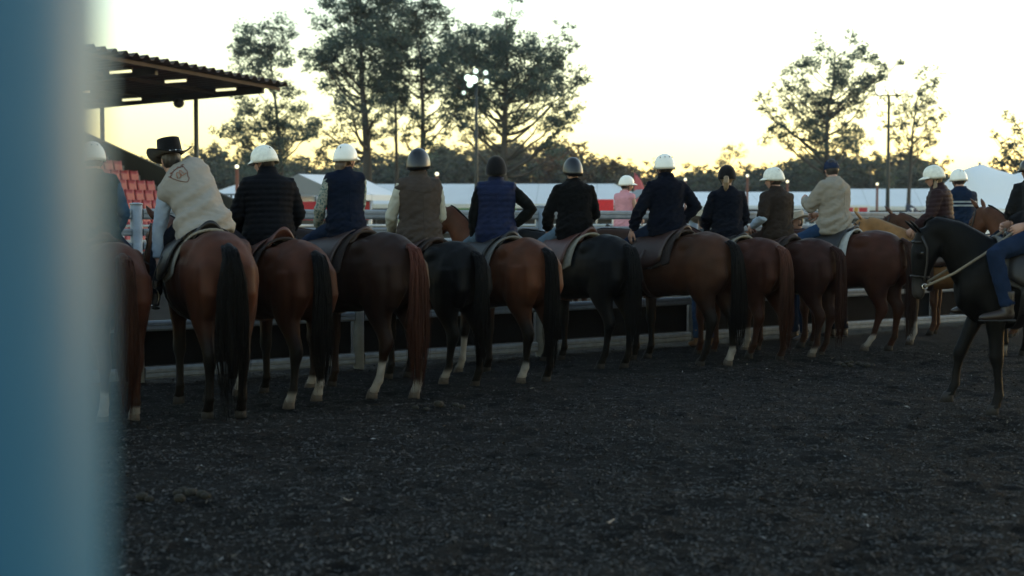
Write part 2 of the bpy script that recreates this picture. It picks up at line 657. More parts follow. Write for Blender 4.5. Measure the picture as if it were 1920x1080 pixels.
def horse(spec):
    """spec: loc, rz, scale, label, coat, points, mane, tail, socks, legs, neck ..."""
    g = spec.get
    b = MB()
    fat = g('fat', 1.0)
    b.loft([(V((x, 0, z)), V((0, w * fat, 0)), V((0, 0, h))) for x, z, h, w in TORSO], 22)
    # withers, hip bones, belly fill
    b.limb([(-0.42, 0, 1.40), (0.1, 0, 1.38), (0.36, 0, 1.46), (0.5, 0, 1.42), (0.62, 0, 1.33)], [.06, .05, .07, .075, .08], [.05, .06, .05, .055, .07], (0, 0, 1))
    for s in (-1, 1):
        b.ball((-0.36, s * 0.195 * fat, 1.35), (0.15, 0.085, 0.10))
        b.limb([(-0.60, s * .13, 1.36), (-0.74, s * .135, 1.2), (-0.765, s * .14, 1.02), (-0.70, s * .15, 0.84)],
               [.09, .10, .092, .05], [.075, .10, .098, .06], (1, 0, 0))
    legs = g('legs', {})
    feet = {}
    for nm, tab, s in (('hl', HIND, 1), ('hr', HIND, -1), ('fl', FORE, 1), ('fr', FORE, -1)):
        it = leg_rings(tab, s, legs.get(nm, (0, 0, 0)))
        b.loft(it, 14)
        feet[nm] = it[-1][0]
        if tab is HIND:                      # point of the hock
            q = it[7][0]
            b.limb([q + V((-.035, 0, .10)), q + V((-.058, 0, .03)), q + V((-.045, 0, -.02)), q + V((-.02, 0, -.09))],
                   [.022, .03, .03, .018], [.016, .026, .026, .018], (1, 0, 0), 8)
    nk = g('neck', (1.10, 0, 1.62, 0, 50))
    HM = head_frame(nk)
    p0, p3 = V((0.50, 0, 1.22)), HM @ V((-0.03, 0, -0.03))
    mid = (p0 + p3) * 0.5
    p1 = p0.lerp(V((mid.x, mid.y * 0.3, mid.z)), 0.75) + V((0.02, 0, 0.02))
    p2 = mid.lerp(p3, 0.45) + V((-0.03, 0, g('arch', 0.05)))
    npts = []
    for i in range(9):
        t = i / 8
        npts.append(p0 * (1 - t) ** 3 + p1 * 3 * t * (1 - t) ** 2 + p2 * 3 * t * t * (1 - t) + p3 * t ** 3)
    na = [.30, .275, .245, .215, .187, .162, .142, .125, .10]
    nb = [.170, .150, .128, .110, .097, .089, .083, .078, .066]
    b.limb(npts, na, nb, (-0.55, 0, 0.83) if g('neckhint') is None else g('neckhint'), 16)
    hd = MB()
    hd.loft([(V((s, 0, z)), V((0, w, 0)), V((0, 0, h))) for s, z, h, w in HEAD], 14)
    for s in (-1, 1):
        hd.ball((0.17, s * 0.068, 0.045), (0.05, 0.026, 0.034), 8, 6)       # brow
        hd.ball((0.565, s * 0.042, 0.018), (0.035, 0.022, 0.03), 8, 6)      # nostril wing
        hd.ball((0.11, s * 0.052, -0.085), (0.085, 0.04, 0.075), 8, 6)      # jowl
    hd.map(lambda p: HM @ p)
    k = len(b.v)
    b.v += hd.v
    b.f += [tuple(i + k for i in f) for f in hd.f]
    me = fuse(b, 0.020, 3, 0.5)
    cc, nn_ = coords(me), vnormals(me)          # muscle and tendon relief
    dd = np.array([noise.noise(V((c[0] * 7, c[1] * 7, c[2] * 4.2)) + V((g('seed', 1) * 5.7, 0, 3))) for c in cc], np.float32)
    set_coords(me, cc + nn_ * (0.0125 * dd * smoothstep(0.45, 0.9, cc[:, 2]))[:, None])
    # colour by place on the animal
    co = coords(me)
    base = np.array(g('coat'), np.float32)
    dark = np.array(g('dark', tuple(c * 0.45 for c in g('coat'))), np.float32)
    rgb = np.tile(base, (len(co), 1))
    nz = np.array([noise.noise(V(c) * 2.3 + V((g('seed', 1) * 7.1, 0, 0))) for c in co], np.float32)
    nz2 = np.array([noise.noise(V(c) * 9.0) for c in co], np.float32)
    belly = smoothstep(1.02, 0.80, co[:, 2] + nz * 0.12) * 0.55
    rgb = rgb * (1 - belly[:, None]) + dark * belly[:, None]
    nz3 = np.array([noise.noise(V((c[0] * 5, c[1] * 5, c[2] * 2.2)) + V((g('seed', 1) * 3.3, 5, 0))) for c in co], np.float32)
    rgb *= (1 + 0.30 * nz + 0.14 * nz2 + 0.25 * nz3)[:, None]
    dust = np.clip(smoothstep(0.55, 0.05, co[:, 2]) * (0.35 + 0.8 * nz2), 0, 0.5)
    rgb = rgb * (1 - dust[:, None]) + np.array((.012, .0105, .009), np.float32) * dust[:, None]
    pts = g('points')
    if pts is not None:
        k = smoothstep(0.80, 0.52, co[:, 2] + nz2 * 0.05)
        rgb = rgb * (1 - k[:, None]) + np.array(pts, np.float32) * k[:, None]
    hl = np.array([tuple(HM.inverted() @ V(c)) for c in co], np.float32)
    inhead = (hl[:, 0] > -0.1) & (np.abs(hl[:, 1]) < 0.13) & (np.abs(hl[:, 2]) < 0.2) & (co[:, 0] > 0.55)
    if g('muzzle') is not None:
        k = smoothstep(0.40, 0.52, hl[:, 0]) * inhead
        rgb = rgb * (1 - k[:, None]) + np.array(g('muzzle'), np.float32) * k[:, None]
    if g('blaze'):
        k = inhead & (hl[:, 2] > 0.0) & (np.abs(hl[:, 1] + 0.01 * np.sin(hl[:, 0] * 20)) < g('blaze')) & (hl[:, 0] > 0.12)
        rgb[k] = (0.42, 0.40, 0.38)
    for nm, zt in g('socks', {}).items():
        f = feet[nm]
        k = ((np.hypot(co[:, 0] - f.x, co[:, 1] - f.y) < 0.22) & ((co[:, 1] > 0) == (f.y > 0))) * smoothstep(zt + .035, zt - .02, co[:, 2] + 0.03 * nz2)
        dirt = np.clip(0.75 + 0.5 * nz2 + 0.35 * nz3 + 0.8 * (co[:, 2] - 0.12), 0.25, 1.0)
        rgb = rgb * (1 - k[:, None]) + np.array((0.26, 0.245, 0.23)) * (dirt * k)[:, None]
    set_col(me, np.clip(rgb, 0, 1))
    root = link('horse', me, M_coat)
    sc = g('scale', 1.0)
    root.location = V(g('loc')) - V((0, 0, .012))
    root.rotation_euler = (0, 0, g('rz'))
    root.scale = (sc, sc, sc)
    tag(root, g('label'), 'horse', g('group'))
    # hooves
    for nm, f in feet.items():
        hb = MB()
        pale = nm in g('socks', {})
        hb.loft([(V((f.x - .004, f.y, f.z + 0.035)), V((.045, 0, 0)), V((0, .043, 0))), (V((f.x + .008, f.y, f.z)), V((.051, 0, 0)), V((0, .048, 0))),
                 (V((f.x + .020, f.y, f.z - 0.054)), V((.060, 0, 0)), V((0, .054, 0)))], 12)
        hb.build('hoof', M_phoof if pale else M_hoof, root)
    # ears and eyes
    for s in (-1, 1):
        e = MB()
        bs = V((-0.025, s * 0.052, 0.065))
        tip = bs + Matrix.Rotation(R(-max(0, nk[4] - 42) * 0.85), 3, 'Y') @ V((-0.01, s * 0.030, 0.155))
        rr = []
        for i, (t, w) in enumerate(((0, .022), (.2, .030), (.45, .031), (.7, .022), (.9, .011), (1, .002))):
            c = bs.lerp(tip, t)
            ring = []
            for j in range(8):
                a = 2 * math.pi * j / 8
                dep = 0.55 if math.cos(a) > 0.3 else 1.0      # cupped front
                ring.append(HM @ (c + V((math.cos(a) * w * 0.85 * dep, math.sin(a) * w, 0))))
            rr.append(ring)
        e.rings(rr)
        eo = e.build('ear', M_coat, root)
        set_col(eo.data, np.array(g('ear', g('coat'))))
        ey = MB().ball((0, 0, 0), (0.022, 0.014, 0.018), 8, 6)
        ey.map(lambda p: HM @ (p + V((0.175, s * 0.079, 0.028))))
        ey.build('eye', M_eye, root)
    # tail
    t = g('tail', {})
    tl = MB()
    w0, end, sway = t.get('w', 0.10), t.get('end', 0.28), t.get('sway', 0.0)
    path = [V((-0.775, 0, 1.400)), V((-0.845, 0, 1.365)), V((-0.893, 0, 1.27)), V((-0.915, 0, 1.10)), V((-0.912, sway * .3, 0.85)),
            V((-0.900, sway * .7, 0.55)), V((-0.890, sway, end))]
    hw = [.042, .056, .070, .085 * w0 / .1, w0, w0 * 1.05, w0 * 0.45]
    hd_ = [.035, .045, .046, .048, .055, .056, .035]

    def tail_at(u):
        k = min(int(u * 6), 5)
        f = u * 6 - k
        f2 = f
        return path[k].lerp(path[k + 1], f2), hw[k] * (1 - f2) + hw[k + 1] * f2, hd_[k] * (1 - f2) + hd_[k + 1] * f2
    tl.limb([tail_at(i / 18 * 0.90)[0] for i in range(19)], [tail_at(i / 18 * .90)[2] * 0.72 for i in range(19)],
            [tail_at(i / 18 * .90)[1] * 0.80 * (1 - 0.6 * (i / 18) ** 5) for i in range(19)], (1, 0, 0), 12)
    rr_ = random.Random(g('seed', 1) * 13 + 5)
    for _ in range(150):
        a, q = rr_.uniform(0, 6.283), math.sqrt(rr_.uniform(0.35, 1.0))
        u0, u1 = rr_.uniform(0.0, 0.35), rr_.uniform(0.80, 1.0) if rr_.random() < .8 else rr_.uniform(0.5, 0.85)
        wob, ph = rr_.uniform(0.002, 0.014), rr_.uniform(0, 6.28)
        pts, rad = [], []
        for i in range(9):
            u = u0 + (u1 - u0) * i / 8
            c, ww, dd = tail_at(u)
            qq = q * (1.02 + 0.12 * rr_.random() * (i / 8))
            pts.append(c + V((math.cos(a) * dd * qq, math.sin(a) * ww * qq + wob * math.sin(ph + u * 7), rr_.uniform(-.004, .004))))
            rad.append(0.0075 * (1 - 0.75 * (i / 8) ** 2) * rr_.uniform(0.8, 1.2))
        tl.tube(pts, rad, 3)
    for _ in range(60):                                  # loose hairs
        a, q = rr_.uniform(0, 6.283), rr_.uniform(0.9, 1.45)
        u0, u1 = rr_.uniform(0.15, 0.6), rr_.uniform(0.75, 1.06)
        wob, ph = rr_.uniform(0.01, 0.03), rr_.uniform(0, 6.28)
        pts, rad = [], []
        for i in range(8):
            u = u0 + (u1 - u0) * i / 7
            c, ww, dd = tail_at(min(u, 1.0))
            c = c - V((0, 0, max(0, u - 1) * 2.0))
            qq = 0.9 + (q - 0.9) * (i / 7) ** 1.4
            pts.append(c + V((math.cos(a) * dd * qq, math.sin(a) * ww * qq + wob * math.sin(ph + u * 6) * i / 7, 0)))
            rad.append(0.0036 * (1 - 0.7 * i / 7))
        tl.tube(pts, rad, 3)
    to = tl.build('tail', M_hair, root, fix=False)
    tc = np.array(g('mane'), np.float32)
    co = coords(to.data)
    tc2 = np.array(t.get('col', g('mane')), np.float32)
    nn = np.array([noise.noise(V((c[0] * 30, c[1] * 30, c[2] * 1.5))) for c in co])
    top = np.array(t.get('top', t.get('col', g('mane'))), np.float32)
    kk = smoothstep(0.9, 1.3, co[:, 2])[:, None]
    set_col(to.data, (tc2 * (1 - kk) + top * kk) * (1 + 0.45 * nn)[:, None])
    # mane: locks falling from the crest
    mb = MB()
    side = g('mane_side', -1)
    for i in range(70):
        t_ = 0.16 + 0.82 * i / 69
        k = min(int(t_ * 8), 7)
        f = t_ * 8 - k
        c = npts[k].lerp(npts[k + 1], f)
        tn = (npts[k + 1] - npts[k]).normalized()
        h = V((-0.55, 0, 0.83))
        up = (h - tn * h.dot(tn)).normalized()
        la = tn.cross(up)
        if la.y * side < 0:
            la = -la
        ra_ = (na[k] * (1 - f) + na[k + 1] * f) * 0.97
        rb_ = (nb[k] * (1 - f) + nb[k + 1] * f) * 1.04
        ln = rr_.uniform(0.6, 1.15)
        pts = []
        for j in range(6):
            a = ln * 1.25 * j / 5
            pts.append(c + up * ra_ * math.cos(a) * 1.02 + la * (rb_ * math.sin(a) + 0.006) + V((0, 0, -0.02 * j * ln * 0.4)))
        mb.limb(pts, [.020, .022, .02, .018, .013, .004], [.010, .010, .009, .008, .006, .003], tuple(tn), 5)
    mo = mb.build('mane', M_hair, root, fix=False)
    set_col(mo.data, np.array(g('mane')))
    # bridle
    br = MB()

    def loop(s, dz, h, w, tilt=0.0, r=0.008):
        pts = [HM @ V((s + tilt * math.sin(2 * math.pi * k / 16), w * math.cos(2 * math.pi * k / 16), dz + h * math.sin(2 * math.pi * k / 16))) for k in range(17)]
        br.tube(pts, r, 5)
    loop(0.40, -0.002, .088, .063)
    for s in (-1, 1):
        br.limb([HM @ V((0.01, s * .080, .05)), HM @ V((0.12, s * .095, -.01)), HM @ V((0.26, s * .084, -.03)), HM @ V((0.40, s * .066, -.03)),
                 HM @ V((0.485, s * .062, -.035))], [.011] * 5, [.005] * 5, tuple(HM.to_3x3() @ V((0, 0, 1))), 5)
        br.limb([HM @ V((0.07, s * .085, .05)), HM @ V((0.075, s * .04, .105)), HM @ V((0.075, 0, .112))], [.010] * 3, [.005] * 3, (0, 0, 1), 5)
    bo = br.build('bridle', M_dleather, root, fix=False)
    for s in (-1, 1):
        rg = MB()
        rg.tube([HM @ V((0.49 + .026 * math.cos(a * math.pi / 5), s * .066, -.04 + .026 * math.sin(a * math.pi / 5))) for a in range(11)], 0.0045, 5)
        rg.build('bit_ring', M_metal, bo, fix=False)
    return root, HM


def saddle(horse_obj, label, leather, pad_mat, pad=1.0, cantle=0.10, group=None):
    """stock saddle with pad, flaps, girth and stirrups; frame as the horse's"""
    root = empty('saddle', horse_obj.location, horse_obj.rotation_euler[2])
    root.scale = horse_obj.scale
    tag(root, label, 'saddle', group)

    def over(x, a, off):
        """point on the back at station x, angle a from the top, offset outwards"""
        k = 0
        while k < len(TORSO) - 2 and TORSO[k + 1][0] < x:
            k += 1
        t0, t1 = TORSO[k], TORSO[k + 1]
        f = (x - t0[0]) / (t1[0] - t0[0])
        z, h, w = (t0[i] * (1 - f) + t1[i] * f for i in (1, 2, 3))
        return V((x, math.sin(a) * (w + off), z + math.cos(a) * (h + off)))
    # pad
    g = []
    for i in range(11):
        x = -0.27 + 0.64 * i / 10
        amax = (1.52 + 0.12 * math.sin(i / 10 * math.pi)) * pad
        g.append([over(x, amax * (j / 10 - 1), 0.026 + 0.004 * math.sin(i * 2.1 + j)) for j in range(21)])
    MB().sheet(g, (0, 0, 0.022)).build('pad', pad_mat, root)
    # flaps
    for s in (-1, 1):
        g = []
        for i in range(9):
            x0 = -0.22 + 0.50 * i / 8
            row = []
            for j in range(9):
                a = 0.25 + 1.35 * j / 8 * (0.86 + 0.14 * math.sin(i / 8 * math.pi))
                row.append(over(x0 + 0.06 * j / 8, a, 0.058 + 0.012 * (1 - j / 8)) * 1.0)
            g.append([V((p.x, p.y * s, p.z)) for p in row])
        fl = MB().sheet(g, (0, 0.012 * s, 0.004)).build('flap', leather, root)
        # stirrup leather and iron
        st = MB().limb([(0.08, s * .335, 1.30), (0.14, s * .382, 1.16), (0.19, s * .400, 1.02)], [.018] * 3, [.004] * 3, (1, 0, 0), 6)
        lo = st.build('stirrup_leather', leather, root)
        ir = MB()
        ir.tube([(0.20, s * .402 + .062 * math.cos(a), .945 + .085 * math.sin(a)) for a in [R(-40 + 260 * k / 12) for k in range(13)]], 0.006, 6)
        ir.box((0.17, s * .402 - .055, .868), (0.23, s * .402 + .055, .880))
        ir.build('stirrup', M_metal, root, fix=False)
    # seat, cantle and pommel as one shaped saddle tree
    g = []
    for i in range(13):
        t = i / 12
        x = -0.25 + 0.52 * t
        rise = cantle * max(0, 1 - t / 0.22) ** 0.8 + 0.085 * max(0, (t - 0.72) / 0.28) ** 1.2
        half = 0.185 - 0.075 * smoothstep(0.45, 1.0, t) - 0.05 * max(0, 1 - t / 0.08)
        row = []
        for j in range(13):
            q = j / 12 * 2 - 1
            row.append(V((x - 0.02 * (1 - q * q) * (t < .2), q * half, 1.500 + rise * (1 - 0.55 * q * q) - 0.095 * abs(q) ** 2.2)))
        g.append(row)
    MB().sheet(g, (0, 0, -0.035)).build('seat', leather, root)
    # girth
    gp = []
    for i in range(13):
        gp.append(over(0.18, 1.45 + (2 * math.pi - 2.9) * i / 12, 0.016))
    MB().limb(gp, [.045] * 13, [.008] * 13, (1, 0, 0), 6).build('girth', leather, root)
    return root
# ------------------------------------------------------------------ people
# person frame: +X facing, +Y left, Z up, origin at the hip joint height between the hips
class Spine:
    def __init__(s, lean=0.0, side=0.0, twist=0.0, head=(0, 0, 0)):
        """degrees: lean forward, lean to the left, twist to the left, head = (yaw left, pitch down, tilt left)"""
        n = 14
        s.h = 0.045
        s.fr = []
        p = V((0, 0, 0))
        for i in range(n + 1):
            k = float(smoothstep(0.0, 0.75, i / n))
            m = (Matrix.Rotation(R(twist) * k, 3, 'Z') @ Matrix.Rotation(R(-side) * (0.25 + .75 * k), 3, 'X') @
                 Matrix.Rotation(R(lean) * (0.25 + .75 * k), 3, 'Y'))
            s.fr.append((p.copy(), m))
            p = p + m @ V((0, 0, s.h))
        s.head = head

    def __call__(s, p):
        k = max(0, min(int(p[2] / s.h), len(s.fr) - 1))
        o, m = s.fr[k]
        return o + m @ V((p[0], p[1], p[2] - k * s.h))

    def head_matrix(s):
        o = s((0.0, 0, 0.535))
        m = s.fr[-1][1]
        yaw, pitch, tilt = s.head
        # the head rights itself half way from the lean of the back
        up = m @ V((0, 0, 1))
        e = m.to_euler('ZYX')
        base = Matrix.Rotation(e.z, 3, 'Z') @ Matrix.Rotation(e.y * 0.45, 3, 'Y') @ Matrix.Rotation(e.x * 0.25, 3, 'X')
        r = base @ Matrix.Rotation(R(yaw), 3, 'Z') @ Matrix.Rotation(R(pitch), 3, 'Y') @ Matrix.Rotation(R(-tilt), 3, 'X')
        return Matrix.Translation(o) @ r.to_4x4()


# torso sections: z, x centre, half depth, half width
T_SEC = [(-0.13, 0.0, .110, .150), (-0.05, 0.0, .125, .172), (0.05, 0.0, .120, .165), (0.15, 0.005, .108, .150), (0.25, 0.008, .112, .158),
         (0.34, 0.005, .118, .172), (0.41, -0.002, .110, .180), (0.455, -0.008, .088, .165), (0.49, -0.01, .066, .105), (0.52, -0.008, .056, .064)]


def torso_into(b, sp, grow, z0=-0.13, z1=0.52, bulk=1.0, flare=0.0, shoulder=0.0):
    it = []
    for z, xc, d, w in T_SEC:
        if z < z0 - 1e-6 or z > z1 + 1e-6:
            continue
        k = flare * float(smoothstep(0.18, -0.13, z))
        u = sp((xc + d * bulk + grow + k, 0, z)) - sp((xc, 0, z))
        v = sp((xc, w * bulk + grow + k + (shoulder if z > .3 and z < .47 else 0), z)) - sp((xc, 0, z))
        it.append((sp((xc, 0, z)), u, v))
    b.loft(it, 20)


def hand_into(b, wrist, direction, palm_n, side, curl=0.5, s=1.0):
    """palm and five fingers; direction = pointing of the hand, palm_n = outward normal of the palm"""
    d = V(direction).normalized()
    n = V(palm_n)
    n = (n - d * n.dot(d)).normalized()
    w = d.cross(n) * side                       # towards the thumb side
    P = lambda a, c, e: V(wrist) + (d * a + w * c + n * e) * s
    b.limb([P(-.01, 0, 0), P(.03, 0, 0), P(.065, 0, 0), P(.092, 0, .002)], [.026, .036, .041, .040], [.018, .016, .015, .012], tuple(w), 10)
    for off, ln, dr in ((.030, .070, .090), (.010, .078, .094), (-.011, .073, .092), (-.030, .058, .086)):
        p = P(dr - .012, off, 0)
        ang = 0.15
        pts, rad = [p], [.0095 * s]
        for j, fr in enumerate((.42, .33, .25)):
            ang += curl * (0.9 if j else 0.55)
            p = p + (d * math.cos(ang) + n * math.sin(ang) + w * off * 1.5) * ln * fr * s
            pts.append(p)
            rad.append((.0092, .0083, .0065)[j] * s)
        b.tube(pts, rad, 7)
    p = P(.022, .028, .004)
    q1 = P(.050, .052, .016)
    q2 = P(.076, .062, .024 + .012 * curl)
    q3 = P(.096, .060, .030 + .02 * curl)
    b.tube([p, q1, q2, q3], [.014 * s, .0118 * s, .0105 * s, .008 * s], 7)


def face_into(b, HM):
    k = len(b.v)
    b.ball((0.012, 0, .125), (.094, .075, .112), 16, 12)                 # cranium
    b.limb([(0.045, 0, .100), (0.058, 0, .060), (0.062, 0, .022), (0.058, 0, .012)], [.052, .050, .036, .018], [.062, .056, .038, .018], (1, 0, 0), 12)   # face and jaw
    b.limb([(0.100, 0, .125), (0.112, 0, .102), (0.122, 0, .084), (0.108, 0, .076)], [.010, .013, .016, .010], [.008, .011, .016, .012], (1, 0, 0), 8)    # nose
    b.limb([(0.097, -.034, .134), (0.104, -.015, .137), (0.104, .015, .137), (0.097, .034, .134)], [.010] * 4, [.008] * 4, (1, 0, 0), 6)       # brow
    b.limb([(0.098, -.022, .053), (0.106, 0, .055), (0.098, .022, .053)], [.008] * 3, [.007] * 3, (1, 0, 0), 6)     # lips
    for s in (-1, 1):
        b.ball((0.078, s * .040, .088), (.028, .022, .022), 8, 6)       # cheek
        b.ball((0.004, s * .077, .108), (.018, .009, .030), 8, 6)       # ear
    b.limb([(-0.012, 0, -.04), (-0.006, 0, .02), (0.004, 0, .075)], [.054, .053, .056], [.056, .055, .055], (1, 0, 0), 12)      # neck
    b.map(lambda p: HM @ p, k)


def wrinkle(me, amp, freq=(9, 9, 26), seed=0.0, puff=None, axis=None, fine=0.5):
    co, no = coords(me), vnormals(me)
    d = np.array([noise.noise(V((c[0] * freq[0] + seed, c[1] * freq[1], c[2] * freq[2] + 0.6 * c[1] * freq[2]))) +
                  fine * noise.noise(V((c[0] * 21, c[1] * 21 + seed, c[2] * 45))) for c in co], np.float32) * amp
    if axis is not None:                               # more folds gather towards the waist
        sz = co @ np.array(axis, np.float32)
        d *= 1 + 1.1 * smoothstep(0.28, 0.02, sz)
    if puff:
        pitch, h = puff
        ax = np.array(axis, np.float32)
        s = co @ ax
        d += h * (np.abs(np.sin(math.pi * s / pitch)) ** 0.6 - 0.6)
    set_coords(me, co + no * d[:, None])


CLOTH = {}


def cloth(name, col, rough=0.85, var=0.15, scale=14, bump=0.25, bscale=220, sheen=0.0, col2=None, spec=0.06):
    return mat('cloth_' + name, col, rough, var=var, scale=scale, bump=bump, bscale=bscale, sheen=sheen, col2=col2, spec=spec)


C_denim = cloth('blue_denim', (0.009, 0.018, 0.042), var=0.25, bump=0.35)
C_ldenim = cloth('light_denim', (0.085, 0.125, 0.165), var=0.25, bump=0.35)
C_mdenim = cloth('mid_denim', (0.018, 0.042, 0.092), var=0.25, bump=0.35)
C_ddenim = cloth('dark_denim', (0.005, 0.0072, 0.0135), var=0.25, bump=0.35)
C_moleskin = cloth('brown_moleskin', (0.024, 0.0135, 0.0105))
M_boot = mat('boot_leather', (0.020, 0.012, 0.009), 0.45, var=0.3, bump=0.2)
M_boot_tan = mat('tan_boot_leather', (0.16, 0.085, 0.035), 0.55, var=0.3, bump=0.2)
M_helm_white = mat('white_helmet_shell', (0.84, 0.83, 0.77), 0.35, var=0.05, scale=20, coat=0.2)
M_helm_worn = mat('worn_white_helmet', (0.72, 0.72, 0.64), 0.5, var=0.16, scale=28)
M_helm_black = mat('black_helmet_shell', (0.005, 0.005, 0.006), 0.34, var=0.15, coat=0.1)
M_helm_velvet = mat('black_velvet_helmet', (0.007, 0.007, 0.008), 0.95, var=0.3, scale=60, sheen=0.2, spec=0.1)
M_strap = mat('black_strap', (0.01, 0.01, 0.011), 0.7)
M_felt_black = mat('black_felt', (0.006, 0.006, 0.007), 0.9, var=0.3, scale=40, sheen=0.2, spec=0.1)
M_felt_tan = mat('pale_felt', (0.38, 0.32, 0.24), 0.9, var=0.12, scale=30)
M_hairb = mat('brown_hair', (0.060, 0.034, 0.018), 0.5, var=0.4, scale=60, stretch=(1, 1, .15))
M_hairl = mat('fair_hair', (0.17, 0.115, 0.062), 0.5, var=0.4, scale=60, stretch=(1, 1, .15))
M_haird = mat('dark_hair', (0.016, 0.011, 0.008), 0.5, var=0.4, scale=60, stretch=(1, 1, .15))


def helmet(parent, HM, shell, peak=0.055, vents=4, back=0.05, strap=True):
    def dome(sc, rim):
        rr = []
        for i in range(10):
            ring = []
            for k in range(28):
                a = 2 * math.pi * k / 28
                zr = rim - back * (0.5 - 0.5 * math.cos(a)) * 1.0 - 0.012 * math.sin(a) ** 2
                th = i / 9
                # from top down to the rim
                zt = 0.142
                lat = math.sin(th * math.pi / 2 * 0.985)
                z = zr + (zt - zr) * math.cos(th * math.pi / 2)
                lat = max(lat, 0.03) ** 0.80 if th > 0.02 else 0.03
                bulge = 1 + 0.05 * math.sin(th * math.pi)
                ring.append(HM @ V((0.006 + 0.132 * sc * lat * bulge * math.cos(a), 0.112 * sc * lat * bulge * math.sin(a), 0.128 + z * sc)))
            rr.append(ring)
        return rr
    r1, r2 = dome(1.0, 0.0), dome(0.93, 0.006)
    b = MB().rings(r1 + r2[::-1], cap=False)
    h = b.build('helmet', shell, parent)
    if peak:
        g = []
        for i in range(4):
            t = i / 3
            row = []
            for k in range(11):
                a = R(-62 + 124 * k / 10)
                ext = peak * t * math.cos(a * 1.35) ** 0.8 if abs(a) < R(66) else 0
                rx, ry = 0.131 + ext, 0.110 + ext * 0.25
                row.append(HM @ V((0.008 + rx * math.cos(a), ry * math.sin(a), 0.132 + 0.006 - 0.022 * t + 0.010 * math.cos(a) - 0.012 * math.sin(a) ** 2)))
            g.append(row)
        MB().sheet(g, tuple(HM.to_3x3() @ V((0, 0, 0.006)))).build('peak', shell, h)
    for j in range(vents):
        a = R(180 + (j - (vents - 1) / 2) * 34)
        vb = MB().ball((0, 0, 0), (.0045, .004, .013), 8, 6)
        tilt = Matrix.Rotation(a, 4, 'Z') @ Matrix.Rotation(R(-42), 4, 'Y')
        pos = V((0.008 + 0.105 * math.cos(a), 0.088 * math.sin(a), 0.142 + 0.078))
        vb.map(lambda p: HM @ (pos + tilt.to_3x3() @ p))
        vb.build('vent', M_strap, h)
    if strap:
        s = MB()
        for q in (-1, 1):
            s.limb([HM @ V((0.03, q * .100, .135)), HM @ V((0.035, q * .082, .08)), HM @ V((0.045, q * .05, .012)), HM @ V((0.05, 0, -.002))], [.008] * 4, [.003] * 4, (1, 0, 0), 5)
            s.limb([HM @ V((-0.05, q * .088, .105)), HM @ V((0.0, q * .082, .07)), HM @ V((0.038, q * .07, .05))], [.007] * 3, [.003] * 3, (0, 0, 1), 5)
        s.build('chin_strap', M_strap, h, fix=False)
    return h


def cowboy_hat(parent, HM, felt, brim=1.0, studs=True, crown=0.150, curl=0.060):
    rr = []
    n = 32
    for i in range(9):                                    # crown
        t = i / 8
        z = 0.155 + crown * math.sin(t * math.pi / 2)
        r = 1 - 0.14 * t if i < 7 else (0.62 if i == 7 else 0.06)
        ring = []
        for k in range(n):
            a = 2 * math.pi * k / n
            dent = -0.030 * (1 if i >= 7 else 0) * (1 - abs(math.sin(a)) * .5) * (1 if i == 8 else .35)
            pinch = 1 - 0.16 * t * max(0, math.cos(a)) ** 2
            ring.append(HM @ V((0.008 + 0.124 * r * math.cos(a), 0.102 * r * pinch * math.sin(a), z + dent)))
        rr.append(ring)
    h = MB().rings(rr[::-1] + [[HM @ (HM.inverted() @ V(p) + V((0, 0, 0))) for p in rr[0]]], cap=True).build('hat', felt, parent)
    g = []
    for i in range(7):
        t = i / 6
        row = []
        for k in range(n + 1):
            a = 2 * math.pi * k / n
            rx, ry = 0.112 + 0.115 * t * brim, 0.092 + 0.100 * t * brim
            up = curl * t ** 1.6 * abs(math.sin(a)) ** 1.6 - 0.028 * t * abs(math.cos(a))
            row.append(HM @ V((0.008 + rx * math.cos(a), ry * math.sin(a) * (1 - 0.10 * t), 0.157 + up)))
        g.append(row)
    MB().sheet(g, tuple(HM.to_3x3() @ V((0, 0, 0.006)))).build('brim', felt, h)
    band = MB()
    band.tube([HM @ V((0.008 + .121 * math.cos(2 * math.pi * k / 24), .099 * math.sin(2 * math.pi * k / 24), .172)) for k in range(25)], .007, 5)
    bo = band.build('hat_band', M_dleather, h, fix=False)
    if studs:
        for k in range(14):
            a = 2 * math.pi * k / 14 + .1
            MB().ball(tuple(HM @ V((0.008 + .128 * math.cos(a), .106 * math.sin(a), .172))), .0065, 6, 5).build('stud', M_metal, bo)
    return h


def cap(parent, HM, m, badge=None):
    rr = []
    for i in range(8):
        th = i / 7
        ring = []
        for k in range(24):
            a = 2 * math.pi * k / 24
            lat = max(0.03, math.sin(th * math.pi / 2))
            ring.append(HM @ V((0.008 + .108 * lat * math.cos(a), .090 * lat * math.sin(a), .128 + .118 * math.cos(th * math.pi / 2) - 0.02 * (1 - math.cos(a)) * th * .5)))
        rr.append(ring)
    rr.append([HM @ (HM.inverted() @ V(p) * 0.96) for p in rr[-1]])
    h = MB().rings(rr, cap=True).build('cap', m, parent)
    g = []
    for i in range(4):
        t = i / 3
        row = []
        for k in range(11):
            a = R(-60 + 12 * k)
            ext = 0.075 * t * max(0, math.cos(a * 1.3)) ** .7
            row.append(HM @ V((0.008 + (.107 + ext) * math.cos(a), (.089 + ext * .2) * math.sin(a), .131 - 0.016 * t + .012 * math.cos(a) - .008)))
        g.append(row)
    MB().sheet(g, tuple(HM.to_3x3() @ V((0, 0, .005)))).build('peak', M_strap, h)
    for k in range(6):                                   # panel seams
        a = R(60 * k + 30)
        MB().tube([HM @ V((0.008 + .109 * math.sin(t) * math.cos(a), .091 * math.sin(t) * math.sin(a), .129 + .119 * math.cos(t))) for t in (0.05, .4, .8, 1.2, 1.5)], .0022, 4).build('seam', m, h, fix=False)
    return h


